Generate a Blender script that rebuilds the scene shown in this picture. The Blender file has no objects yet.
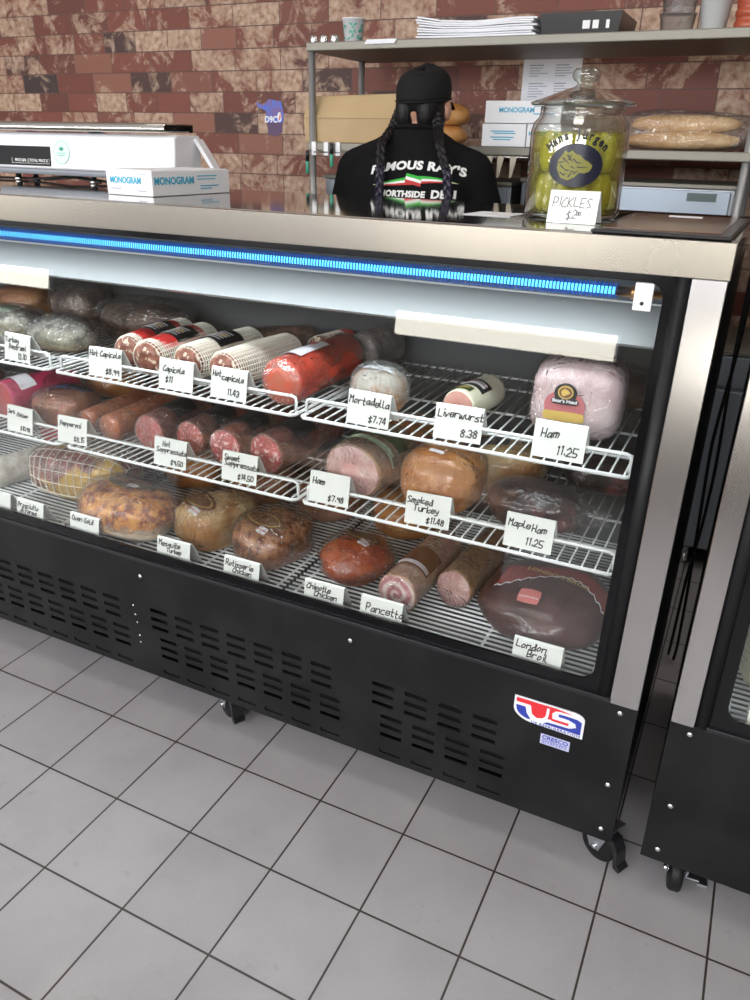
import bpy, bmesh, math, random
from mathutils import Vector, Matrix, noise, Euler
from mathutils.bvhtree import BVHTree
random.seed(7)
PI = math.pi
SC = bpy.context.scene
COL = SC.collection
R_ = math.radians

# ------------------------------------------------------------------ materials
MATS = {}
def nmat(name):
    m = bpy.data.materials.new(name); m.use_nodes = True
    nt = m.node_tree; b = nt.nodes['Principled BSDF']
    MATS[name] = m
    return m, nt, b
def N(nt, t, **kw):
    n = nt.nodes.new(t)
    for k, v in kw.items():
        if k in n.inputs: n.inputs[k].default_value = v
        else: setattr(n, k, v)
    return n
def c4(c): return (c[0], c[1], c[2], 1)
def coords(nt, scale=(1, 1, 1), rot=(0, 0, 0)):
    tc = N(nt, 'ShaderNodeTexCoord'); mp = N(nt, 'ShaderNodeMapping')
    mp.inputs['Scale'].default_value = scale; mp.inputs['Rotation'].default_value = rot
    nt.links.new(tc.outputs['Object'], mp.inputs['Vector'])
    return mp.outputs['Vector']
def ramp(nt, fac, stops):
    r = N(nt, 'ShaderNodeValToRGB')
    e = r.color_ramp.elements
    while len(e) < len(stops): e.new(0.5)
    for k, (p, c) in enumerate(stops):
        e[k].position = p; e[k].color = c4(c) if len(c) == 3 else c
    nt.links.new(fac, r.inputs['Fac'])
    return r.outputs['Color']
def pm(name, c, rough=.5, metal=0, c2=None, scale=30, lo=.4, hi=.6, bump=0, bscale=None, coat=0, stretch=(1, 1, 1), detail=4, emis=None, es=0, spec=None, alpha=None, trans=0, ior=None, coatr=.08):
    m, nt, b = nmat(name)
    b.inputs['Base Color'].default_value = c4(c)
    b.inputs['Roughness'].default_value = rough; b.inputs['Metallic'].default_value = metal
    if coat: b.inputs['Coat Weight'].default_value = coat; b.inputs['Coat Roughness'].default_value = coatr
    if spec is not None: b.inputs['Specular IOR Level'].default_value = spec
    if trans: b.inputs['Transmission Weight'].default_value = trans
    if ior: b.inputs['IOR'].default_value = ior
    if emis: b.inputs['Emission Color'].default_value = c4(emis); b.inputs['Emission Strength'].default_value = es
    if c2 or bump:
        v = coords(nt, stretch)
    if c2:
        n = N(nt, 'ShaderNodeTexNoise', Scale=scale, Detail=detail); nt.links.new(v, n.inputs['Vector'])
        nt.links.new(ramp(nt, n.outputs['Fac'], [(lo, c), (hi, c2)]), b.inputs['Base Color'])
    if bump:
        n = N(nt, 'ShaderNodeTexNoise', Scale=bscale or scale, Detail=3.0); nt.links.new(v, n.inputs['Vector'])
        bp = N(nt, 'ShaderNodeBump', Strength=bump, Distance=.004); nt.links.new(n.outputs['Fac'], bp.inputs['Height'])
        nt.links.new(bp.outputs['Normal'], b.inputs['Normal'])
        if coat: nt.links.new(bp.outputs['Normal'], b.inputs['Coat Normal'])
    return m
def film(name, tint=(1, 1, 1), base=.03, power=1.0, rough=.06, bump=.5, bscale=60, haze=0, hazec=(.9, .9, .9)):
    """clear sheet: transparent mixed with a fresnel gloss (plus a little milky haze)"""
    m, nt, b = nmat(name); nt.nodes.remove(b)
    out = nt.nodes['Material Output']
    tr = N(nt, 'ShaderNodeBsdfTransparent'); tr.inputs['Color'].default_value = c4(tint)
    gl = N(nt, 'ShaderNodeBsdfGlossy', Roughness=rough)
    fr = N(nt, 'ShaderNodeFresnel', IOR=1.5)
    gm = N(nt, 'ShaderNodeNewGeometry'); ir = N(nt, 'ShaderNodeMapRange'); ir.inputs['To Min'].default_value = 1.5; ir.inputs['To Max'].default_value = 1/1.5
    nt.links.new(gm.outputs['Backfacing'], ir.inputs['Value']); nt.links.new(ir.outputs[0], fr.inputs['IOR'])   # same gloss on both faces of the sheet
    ma = N(nt, 'ShaderNodeMath', operation='MULTIPLY_ADD'); ma.inputs[1].default_value = power; ma.inputs[2].default_value = base
    nt.links.new(fr.outputs['Fac'], ma.inputs[0])
    if bump:
        cv = coords(nt); n = N(nt, 'ShaderNodeTexNoise', Scale=bscale*.35, Detail=3.0, Distortion=1.5); nt.links.new(cv, n.inputs['Vector'])
        vo = N(nt, 'ShaderNodeTexVoronoi', feature='DISTANCE_TO_EDGE', Scale=bscale*.8); mv = N(nt, 'ShaderNodeMix', data_type='RGBA'); mv.inputs[0].default_value = .12; nt.links.new(cv, mv.inputs[6]); nt.links.new(n.outputs['Color'], mv.inputs[7]); nt.links.new(mv.outputs[2], vo.inputs['Vector'])
        sm_ = N(nt, 'ShaderNodeMath', operation='MULTIPLY_ADD'); sm_.inputs[1].default_value = .9; nt.links.new(vo.outputs['Distance'], sm_.inputs[0]); nt.links.new(n.outputs['Fac'], sm_.inputs[2])
        bp = N(nt, 'ShaderNodeBump', Strength=bump, Distance=.012); nt.links.new(sm_.outputs[0], bp.inputs['Height'])
        nt.links.new(bp.outputs['Normal'], gl.inputs['Normal']); nt.links.new(bp.outputs['Normal'], fr.inputs['Normal'])
    first = tr
    if haze:
        df = N(nt, 'ShaderNodeBsdfDiffuse'); df.inputs['Color'].default_value = c4(hazec)
        mh = N(nt, 'ShaderNodeMixShader', Fac=haze)
        nt.links.new(tr.outputs[0], mh.inputs[1]); nt.links.new(df.outputs[0], mh.inputs[2]); first = mh
    mx = N(nt, 'ShaderNodeMixShader')
    nt.links.new(ma.outputs[0], mx.inputs[0]); nt.links.new(first.outputs[0], mx.inputs[1]); nt.links.new(gl.outputs[0], mx.inputs[2])
    nt.links.new(mx.outputs[0], out.inputs['Surface'])
    return m

def steel(name, c=(.60, .575, .53), rough=.27, stretch=(2, 2, 400), var=.02):
    m, nt, b = nmat(name)
    b.inputs['Base Color'].default_value = c4(c); b.inputs['Metallic'].default_value = 1
    v = coords(nt, stretch)
    n = N(nt, 'ShaderNodeTexNoise', Scale=3.0, Detail=4.0); nt.links.new(v, n.inputs['Vector'])
    mr = N(nt, 'ShaderNodeMapRange'); mr.inputs['To Min'].default_value = rough - var; mr.inputs['To Max'].default_value = rough + var
    nt.links.new(n.outputs['Fac'], mr.inputs['Value']); nt.links.new(mr.outputs[0], b.inputs['Roughness'])
    return m
steel('steel', (.48, .45, .40), .27, (1, 1, 1), .01); steel('steel_v', (.47, .46, .46), .20, (.5, .5, .5)); steel('steel_top', (.58, .56, .52), .060, (2, 400, 2))
pm('shelf_steel', (.235, .225, .19), .5, .45); steel('dull_steel', (.42, .44, .47), .42, (2, 2, 60))
pm('chrome', (.75, .76, .78), .18, 1)
pm('galvanised', (.55, .58, .62), .35, 1)
pm('black_metal', (.007, .007, .008), .45, spec=.22, metal=0, c2=(.013, .013, .014), scale=6, bump=.08, bscale=900)
pm('black_gloss', (.004, .004, .005), .12, spec=.25)
pm('black_rubber', (.010, .010, .011), .45, spec=.25)
pm('black_plastic', (.012, .012, .014), .3)
pm('inside_black', (.006, .006, .006), .8)
pm('case_inner_dark', (.09, .095, .10), .25)
pm('case_inner_grey', (.33, .35, .36), .35)
pm('white_wire', (.80, .82, .82), .3)
pm('white_plastic', (.80, .81, .80), .3, spec=.6)
pm('card_white', (.78, .80, .77), .35)
pm('ink', (.01, .01, .012), .5)
pm('white_ink', (.85, .85, .85), .6)
pm('white_box', (.86, .87, .90), .55)
pm('cyan_ink', (.06, .42, .62), .6)
pm('grey_ink', (.30, .33, .40), .6)
pm('paper', (.80, .81, .85), .8)
pm('tape', (.55, .48, .36), .5)
pm('kraft', (.50, .36, .20), .8, c2=(.45, .32, .17), scale=4, bump=.1, bscale=40)
pm('deflector_white', (.25, .26, .265), .16, coat=.3)
pm('logo_white', (.80, .82, .86), .4); pm('logo_red', (.72, .03, .04), .4); pm('logo_blue', (.03, .05, .38), .4)
pm('sticker_lilac', (.52, .54, .75), .45)
pm('green_ink', (.05, .35, .22), .5)
pm('mint_sticker', (.62, .85, .78), .45)
pm('screen', (.003, .003, .004), .3, spec=.1)
pm('white_shell', (.80, .80, .83), .38)
pm('grey_shell', (.36, .38, .42), .4)

# ------------------------------------------------------------------ mesh builder
class MB:
    def __init__(s): s.v = []; s.f = []; s.mi = []; s.sm = []
    def add(s, vs, fs, mi=0, smooth=False):
        o = len(s.v); s.v += [Vector(p) for p in vs]
        for f in fs: s.f.append([o + i for i in f]); s.mi.append(mi); s.sm.append(smooth)
        return s
    def box(s, a, b, mi=0, M=None):
        x0, y0, z0 = a; x1, y1, z1 = b
        vs = [Vector(p) for p in ((x0,y0,z0),(x1,y0,z0),(x1,y1,z0),(x0,y1,z0),(x0,y0,z1),(x1,y0,z1),(x1,y1,z1),(x0,y1,z1))]
        if M: vs = [M @ p for p in vs]
        return s.add(vs, [(0,3,2,1),(4,5,6,7),(0,1,5,4),(1,2,6,5),(2,3,7,6),(3,0,4,7)], mi)
    def tube(s, pts, r, seg=8, closed=False, mi=0, cap=True):
        pts = [Vector(p) for p in pts]; n = len(pts); rings = []
        up = None
        for i, p in enumerate(pts):
            if closed: t = (pts[(i+1) % n] - pts[i-1])
            else: t = (pts[min(i+1, n-1)] - pts[max(i-1, 0)])
            t.normalize()
            if up is None:
                up = Vector((0, 0, 1)) if abs(t.z) < .9 else Vector((1, 0, 0))
            a = up - t * up.dot(t)
            if a.length < 1e-5: a = t.orthogonal()
            a.normalize(); up = a; b = t.cross(a)
            rr = r[i] if isinstance(r, (list, tuple)) else r
            rings.append([p + a * math.cos(2*PI*k/seg) * rr + b * math.sin(2*PI*k/seg) * rr for k in range(seg)])
        vs = [q for g in rings for q in g]; fs = []
        m = n if closed else n - 1
        for i in range(m):
            j = (i + 1) % n
            for k in range(seg):
                l = (k + 1) % seg
                fs.append((i*seg+k, i*seg+l, j*seg+l, j*seg+k))
        if cap and not closed:
            fs.append(tuple(range(seg))[::-1]); fs.append(tuple((n-1)*seg + k for k in range(seg)))
        return s.add(vs, fs, mi, True)
    def lathe(s, prof, c=(0, 0, 0), seg=32, axis='z', mi=0, smooth=True, cap=True):
        c = Vector(c); vs = []; fs = []
        for r, h in prof:
            for k in range(seg):
                a = 2*PI*k/seg; x, y = r*math.cos(a), r*math.sin(a)
                p = {'z': (x, y, h), 'y': (x, h, y), 'x': (h, x, y)}[axis]
                vs.append(c + Vector(p))
        n = len(prof)
        for i in range(n-1):
            for k in range(seg):
                l = (k+1) % seg
                fs.append((i*seg+k, i*seg+l, (i+1)*seg+l, (i+1)*seg+k))
        if cap:
            fs.append(tuple(range(seg))[::-1]); fs.append(tuple((n-1)*seg+k for k in range(seg)))
        return s.add(vs, fs, mi, smooth)
    def prism(s, poly, d0, d1, axis='y', mi=0, smooth=False):
        """poly of 2-D points extruded from d0 to d1 along axis; plane coords are the other two axes in order"""
        def P(a, b, d): return {'y': (a, d, b), 'x': (d, a, b), 'z': (a, b, d)}[axis]
        n = len(poly); vs = [P(a, b, d0) for a, b in poly] + [P(a, b, d1) for a, b in poly]
        fs = [tuple(range(n)), tuple(range(n, 2*n))[::-1]] + [(i, (i+1) % n + 0, (i+1) % n + n, i+n) for i in range(n)]
        return s.add(vs, fs, mi, smooth)
    def ring_sheet(s, outer, inner, d0, d1, mi=0):
        """flat frame between two loops of equal count in x-z, thickness d0..d1 in y"""
        n = len(outer)
        vs = [(a, d0, b) for a, b in outer] + [(a, d0, b) for a, b in inner] + [(a, d1, b) for a, b in outer] + [(a, d1, b) for a, b in inner]
        fs = []
        for i in range(n):
            j = (i+1) % n
            fs += [(i, j, n+j, n+i), (2*n+i, 3*n+i, 3*n+j, 2*n+j), (i, 2*n+i, 2*n+j, j), (n+i, n+j, 3*n+j, 3*n+i)]
        return s.add(vs, fs, mi)
    def xf(s, M):
        s.v = [M @ p for p in s.v]; return s
    def build(s, name, mats, parent=None, bevel=0, smooth=None, seg=2):
        me = bpy.data.meshes.new(name)
        me.from_pydata([tuple(p) for p in s.v], [], s.f)
        if isinstance(mats, str): mats = [mats]
        for m in mats: me.materials.append(MATS[m])
        for p, mi, sm in zip(me.polygons, s.mi, s.sm):
            p.material_index = mi; p.use_smooth = sm if smooth is None else smooth
        bm = bmesh.new(); bm.from_mesh(me); bmesh.ops.recalc_face_normals(bm, faces=bm.faces); bm.to_mesh(me); bm.free()
        o = bpy.data.objects.new(name, me); COL.objects.link(o)
        if parent: o.parent = parent
        if bevel:
            b = o.modifiers.new('bevel', 'BEVEL'); b.width = bevel; b.segments = seg; b.limit_method = 'ANGLE'; b.angle_limit = R_(40)
            b.harden_normals = False
        return o
def thing(name, label, cat, loc=(0, 0, 0), rz=0, group=None):
    o = bpy.data.objects.new(name, None); COL.objects.link(o); o.empty_display_size = .05
    o.location = loc; o.rotation_euler = (0, 0, rz)
    return tag(o, label, cat, group)
def tag(o, label, cat, group=None, kind=None):
    o['label'] = label; o['category'] = cat
    if group: o['group'] = group
    if kind: o['kind'] = kind
    return o
def struct(o): o['kind'] = 'structure'; return o
def copy_tree(o, parent=None):
    c = o.copy(); COL.objects.link(c)
    if parent: c.parent = parent
    for ch in list(o.children): copy_tree(ch, c)
    return c
def rrect(x0, z0, x1, z1, r, n=6):
    pts = []
    for cx, cz, a0 in ((x1-r, z1-r, 0), (x0+r, z1-r, 90), (x0+r, z0+r, 180), (x1-r, z0+r, 270)):
        for k in range(n+1):
            a = R_(a0 + 90*k/n); pts.append((cx + r*math.cos(a), cz + r*math.sin(a)))
    return pts
def T(x, y, z): return Matrix.Translation((x, y, z))
def RX(d): return Matrix.Rotation(R_(d), 4, 'X')
def RY(d): return Matrix.Rotation(R_(d), 4, 'Y')
def RZ(d): return Matrix.Rotation(R_(d), 4, 'Z')

# ------------------------------------------------------------------ printed text
def text_mb(body, size=1, bold=0, extr=.0004, sx=1, align='CENTER', shear=0, spacing=1):
    """text in the x-z plane facing -y, centred, as an MB"""
    cu = bpy.data.curves.new('t', 'FONT'); cu.body = body; cu.size = size; cu.offset = bold*size; cu.extrude = extr
    cu.align_x = align; cu.align_y = 'CENTER'; cu.resolution_u = 3; cu.shear = shear; cu.space_character = spacing
    o = bpy.data.objects.new('t', cu); COL.objects.link(o)
    bpy.context.view_layer.update()
    dg = bpy.context.evaluated_depsgraph_get(); me = bpy.data.meshes.new_from_object(o.evaluated_get(dg))
    mb = MB(); mb.add([(v.co.x*sx, -v.co.z, v.co.y) for v in me.vertices], [tuple(p.vertices) for p in me.polygons])
    bpy.data.objects.remove(o); bpy.data.curves.remove(cu); bpy.data.meshes.remove(me)
    return mb
def join_mb(a, b):
    o = len(a.v); a.v += b.v; a.f += [[o+i for i in f] for f in b.f]; a.mi += b.mi; a.sm += b.sm; return a

# ------------------------------------------------------------------ handwriting: strokes on a grid, base line 2, x-height 6, capitals 9
G = {'a':'4626150312334642','b':'0902|0526464332 02','c':'4636160403123242','d':'4636150312334539|4942','e':'0444463616040312 3243','f':'49392802|0636','g':'46261504133446|46403010','h':'0902|041646 42','i':'1612|1819','j':'2621100 0|2829','k':'0902|460432 43','l':'0903 12 22','m':'0602|0526362 2|25465542'.replace(' ',''),'n':'0602|05264642','o':'26150312 3345 3626','p':'0600|052646 441303','q':'46261504133446|4640','r':'0602|04163646','s':'46260534 43321202','t':'19131232|0636','u':'060312324446|4642','v':'061246','w':'060212253242 56'.replace(' ',''),'x':'0642|4602','y':'06 13 44|46311000','z':'06460242',
 'A':'022942|1434','B':'0902|0939470525|0545431202'.replace('0525','2505'),'C':'4839280503124243','D':'090222444728 09','G':'483928050312424535','H':'0902|4942|0545','J':'4943321203|2959','L':'09024 2','M':'0209264942','O':'290703124247 29'.replace(' ',''),'P':'0902|09394735 05','R':'0902|0939473505|2542','S':'4829072534431202','T':'0959|2922','I':'1912','K':'0902|490542','E':'49090242|0535','N':'02094249'.replace('4249','4249'),
 '0':'290703124347 29','1':'182912'.replace('182912','1829 22'),'2':'0729384602 42','3':'08294735 2544321203','4':'29044 4|3932','5':'490905354432 02','7':'094922|','8':'2907264729|260412324426','9':'472807162547|4742','$':'472806253443 1203|2921','.':'1213','-':'0545',"'":'1918'}
def glyph(ch):
    s = G.get(ch)
    if not s: return None
    out = []
    for st in s.replace(' ', '').split('|'):
        p = [(int(st[i]), int(st[i+1])) for i in range(0, len(st)-1, 2)]
        if len(p) > 1: out.append(p)
    return out
def handwrite(lines, w, rng):
    """lines: (text, x, z, height) in card space, x from the left; returns ribbons raised towards -y"""
    mb = MB()
    for text, x, z, h in lines:
        u = h / 7.0; cx = x
        for ch in text:
            g = glyph(ch)
            if g is None: cx += 3*u; continue
            jz = rng.uniform(-.6, .6)*u; mx = 0
            for st in g:
                for a, b in zip(st[:-1], st[1:]):
                    p = Vector((cx + (a[0] + .12*(a[1]-2))*u*.9, 0, z + (a[1]-2)*u + jz)); q = Vector((cx + (b[0] + .12*(b[1]-2))*u*.9, 0, z + (b[1]-2)*u + jz))
                    d = (q - p)
                    if d.length < 1e-6: continue
                    d.normalize(); nrm = Vector((-d.z, 0, d.x)) * w; e = d * w * .8
                    vs = [p - e + nrm, p - e - nrm, q + e - nrm, q + e + nrm]
                    f = Vector((0, -.0005, 0))
                    mb.add(vs + [v + f for v in vs], [(4,5,6,7), (0,1,5,4), (1,2,6,5), (2,3,7,6), (3,0,4,7)])
                    mx = max(mx, a[0], b[0])
            cx += (mx + 1.5)*u*.9
    return mb
# ================================================================== ROOM
def brick_mat():
    m, nt, b = nmat('old_brick')
    tc = N(nt, 'ShaderNodeTexCoord'); sp = N(nt, 'ShaderNodeSeparateXYZ'); cb = N(nt, 'ShaderNodeCombineXYZ')
    nt.links.new(tc.outputs['Object'], sp.inputs[0]); ad = N(nt, 'ShaderNodeMath', operation='ADD')
    nt.links.new(sp.outputs['X'], ad.inputs[0]); nt.links.new(sp.outputs['Y'], ad.inputs[1])
    nt.links.new(ad.outputs[0], cb.inputs['X']); nt.links.new(sp.outputs['Z'], cb.inputs['Y'])
    V = cb.outputs[0]
    br = N(nt, 'ShaderNodeTexBrick'); br.inputs['Scale'].default_value = 1; br.inputs['Brick Width'].default_value = .235
    br.inputs['Row Height'].default_value = .083; br.inputs['Mortar Size'].default_value = .0022; br.inputs['Mortar Smooth'].default_value = .3
    br.inputs['Color1'].default_value = (0, 0, 0, 1); br.inputs['Color2'].default_value = (1, 1, 1, 1); br.inputs['Mortar'].default_value = (.5, .5, .5, 1)
    br.offset = .46; br.squash = .8; br.squash_frequency = 3
    nt.links.new(V, br.inputs['Vector'])
    rnd = N(nt, 'ShaderNodeSeparateColor'); nt.links.new(br.outputs['Color'], rnd.inputs[0])
    base = ramp(nt, rnd.outputs[0], [(0, (.030, .017, .015)), (.10, (.10, .027, .017)), (.4, (.175, .046, .026)), (.75, (.13, .032, .018)), (1, (.23, .09, .055))])
    n1 = N(nt, 'ShaderNodeTexNoise', Scale=7.0, Detail=8.0, Roughness=.74, Distortion=.7); nt.links.new(V, n1.inputs['Vector'])
    n2 = N(nt, 'ShaderNodeTexNoise', Scale=2.2, Detail=2.0); nt.links.new(V, n2.inputs['Vector'])
    # per brick plaster amount
    md = N(nt, 'ShaderNodeMath', operation='MULTIPLY'); md.inputs[1].default_value = 7.31; nt.links.new(rnd.outputs[0], md.inputs[0])
    fr = N(nt, 'ShaderNodeMath', operation='FRACT'); nt.links.new(md.outputs[0], fr.inputs[0])
    a1 = N(nt, 'ShaderNodeMath', operation='MULTIPLY_ADD'); a1.inputs[1].default_value = .27; a1.inputs[2].default_value = 0; nt.links.new(fr.outputs[0], a1.inputs[0])
    a2 = N(nt, 'ShaderNodeMath', operation='ADD'); nt.links.new(a1.outputs[0], a2.inputs[0]); nt.links.new(n1.outputs['Fac'], a2.inputs[1])
    a3 = N(nt, 'ShaderNodeMath', operation='MULTIPLY_ADD'); a3.inputs[1].default_value = .35; nt.links.new(n2.outputs['Fac'], a3.inputs[0]); nt.links.new(a2.outputs[0], a3.inputs[2])
    msk = ramp(nt, a3.outputs[0], [(.745, (0, 0, 0)), (.80, (.6, .6, .6)), (.93, (.95, .95, .95))])
    n3 = N(nt, 'ShaderNodeTexNoise', Scale=40.0, Detail=4.0); nt.links.new(V, n3.inputs['Vector'])
    pl = ramp(nt, n3.outputs['Fac'], [(.3, (.22, .11, .07)), (.5, (.42, .28, .19)), (.75, (.56, .43, .32))])
    mx = N(nt, 'ShaderNodeMix', data_type='RGBA'); nt.links.new(msk, mx.inputs[0]); nt.links.new(base, mx.inputs[6]); nt.links.new(pl, mx.inputs[7])
    mo = N(nt, 'ShaderNodeMix', data_type='RGBA'); nt.links.new(br.outputs['Fac'], mo.inputs[0]); nt.links.new(mx.outputs[2], mo.inputs[6]); mo.inputs[7].default_value = (.09, .045, .035, 1)
    nt.links.new(mo.outputs[2], b.inputs['Base Color'])
    b.inputs['Roughness'].default_value = .6
    bp = N(nt, 'ShaderNodeBump', Strength=.5, Distance=.004); iv = N(nt, 'ShaderNodeMath', operation='SUBTRACT'); nt.links.new(n1.outputs['Fac'], iv.inputs[0]); nt.links.new(br.outputs['Fac'], iv.inputs[1])
    nt.links.new(iv.outputs[0], bp.inputs['Height']); nt.links.new(bp.outputs['Normal'], b.inputs['Normal'])
brick_mat()
def tile_mat(name, size, tile, grout, mortar, rough, axis='xy', var=.04, off=0):
    m, nt, b = nmat(name)
    tc = N(nt, 'ShaderNodeTexCoord'); V = tc.outputs['Object']
    if axis == 'xz':
        sp = N(nt, 'ShaderNodeSeparateXYZ'); cb = N(nt, 'ShaderNodeCombineXYZ'); nt.links.new(V, sp.inputs[0])
        nt.links.new(sp.outputs['X'], cb.inputs['X']); nt.links.new(sp.outputs['Z'], cb.inputs['Y']); V = cb.outputs[0]
    br = N(nt, 'ShaderNodeTexBrick'); br.offset = 0; br.squash = 1
    for k, v in (('Scale', 1), ('Brick Width', size), ('Row Height', size), ('Mortar Size', mortar), ('Mortar Smooth', .15)): br.inputs[k].default_value = v
    br.inputs['Color1'].default_value = c4([t*(1-var) for t in tile]); br.inputs['Color2'].default_value = c4([t*(1+var) for t in tile]); br.inputs['Mortar'].default_value = c4(grout)
    nt.links.new(V, br.inputs['Vector'])
    n = N(nt, 'ShaderNodeTexNoise', Scale=5.0, Detail=5.0); nt.links.new(V, n.inputs['Vector'])
    r = ramp(nt, n.outputs['Fac'], [(.3, (.88, .88, .89)), (.6, (1, 1, 1))])
    n2 = N(nt, 'ShaderNodeTexNoise', Scale=260.0, Detail=2.0); nt.links.new(V, n2.inputs['Vector'])
    r2 = ramp(nt, n2.outputs['Fac'], [(.3, (.93, .93, .93)), (.7, (1.0, 1.0, 1.0))])
    n4 = N(nt, 'ShaderNodeTexNoise', Scale=16.0, Detail=3.0, Roughness=.7); nt.links.new(V, n4.inputs['Vector'])
    r4 = ramp(nt, n4.outputs['Fac'], [(.25, (.86, .86, .85)), (.36, (1, 1, 1))])
    cur = br.outputs['Color']
    for q in (r, r2, r4):
        mm = N(nt, 'ShaderNodeMix', data_type='RGBA', blend_type='MULTIPLY'); mm.inputs[0].default_value = 1
        nt.links.new(cur, mm.inputs[6]); nt.links.new(q, mm.inputs[7]); cur = mm.outputs[2]
    nt.links.new(cur, b.inputs['Base Color']); b.inputs['Roughness'].default_value = rough
    iv = N(nt, 'ShaderNodeMath', operation='SUBTRACT'); iv.inputs[0].default_value = 1; nt.links.new(br.outputs['Fac'], iv.inputs[1])
    bp = N(nt, 'ShaderNodeBump', Strength=.8, Distance=.002); nt.links.new(iv.outputs[0], bp.inputs['Height']); nt.links.new(bp.outputs['Normal'], b.inputs['Normal'])
tile_mat('floor_tile', .21, (.375, .362, .372), (.05, .04, .033), .0023, .40)
tile_mat('wall_tile', .108, (.62, .62, .60), (.10, .09, .08), .0015, .25, 'xz')
pm('plaster', (.20, .17, .14), .9); pm('ceiling_white', (.75, .74, .72), .9); pm('window_frame', (.10, .10, .11), .5)
WX0, WX1, WY0, WY1, WH = -7.2, 4.2, -4.3, 2.05, 2.95
struct(MB().box((WX0-.1, WY0-.1, -.06), (WX1+.1, WY1+.1, 0)).build('floor', 'floor_tile'))
struct(MB().box((WX0-.1, WY0-.1, WH), (WX1+.1, WY1+.1, WH+.08)).build('ceiling', 'ceiling_white'))
struct(MB().box((WX0, WY1, 0), (WX1, WY1+.1, WH)).build("wall_back", "old_brick"))
struct(MB().box((WX0, WY1-.012, 0), (WX1, WY1, .10)).build('baseboard_back', 'black_rubber', bevel=.003))
struct(MB().box((WX0-.1, WY0, 0), (WX0, WY1, WH)).build('wall_left', 'plaster'))
struct(MB().box((WX1, WY0, 0), (WX1+.1, WY1, WH)).build('wall_right', 'plaster'))
# street wall behind the photographer, with two wide openings
wins = [(-6.9, -3.9), (-3.3, .9), (1.5, 3.9)]; zs0, zs1 = 1.62, 2.75
w = MB(); xs = [WX0] + [x for p in wins for x in p] + [WX1]
w.box((WX0, WY0-.12, 0), (WX1, WY0, zs0)); w.box((WX0, WY0-.12, zs1), (WX1, WY0, WH))
for a, b in zip(xs[0::2], xs[1::2]): w.box((a, WY0-.12, zs0), (b, WY0, zs1))
struct(w.build('wall_front', 'plaster'))
film('pane', base=.02, power=.6, bump=0, rough=.01)
for k, (a, b) in enumerate(wins):
    fr = MB(); t = .05
    fr.box((a, WY0-.09, zs0), (b, WY0-.03, zs0+t)); fr.box((a, WY0-.09, zs1-t), (b, WY0-.03, zs1))
    n = max(2, int((b-a)/1.1)); 
    for i in range(n+1):
        x = a + (b-a)*i/n; x = min(max(x, a+t/2), b-t/2); fr.box((x-t/2, WY0-.09, zs0+t), (x+t/2, WY0-.03, zs1-t))
    f = struct(fr.build('window_%d' % (k+1), 'window_frame'))
    struct(MB().box((a+t, WY0-.063, zs0+t), (b-t, WY0-.057, zs1-t)).build('window_pane', 'pane', f))
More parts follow.
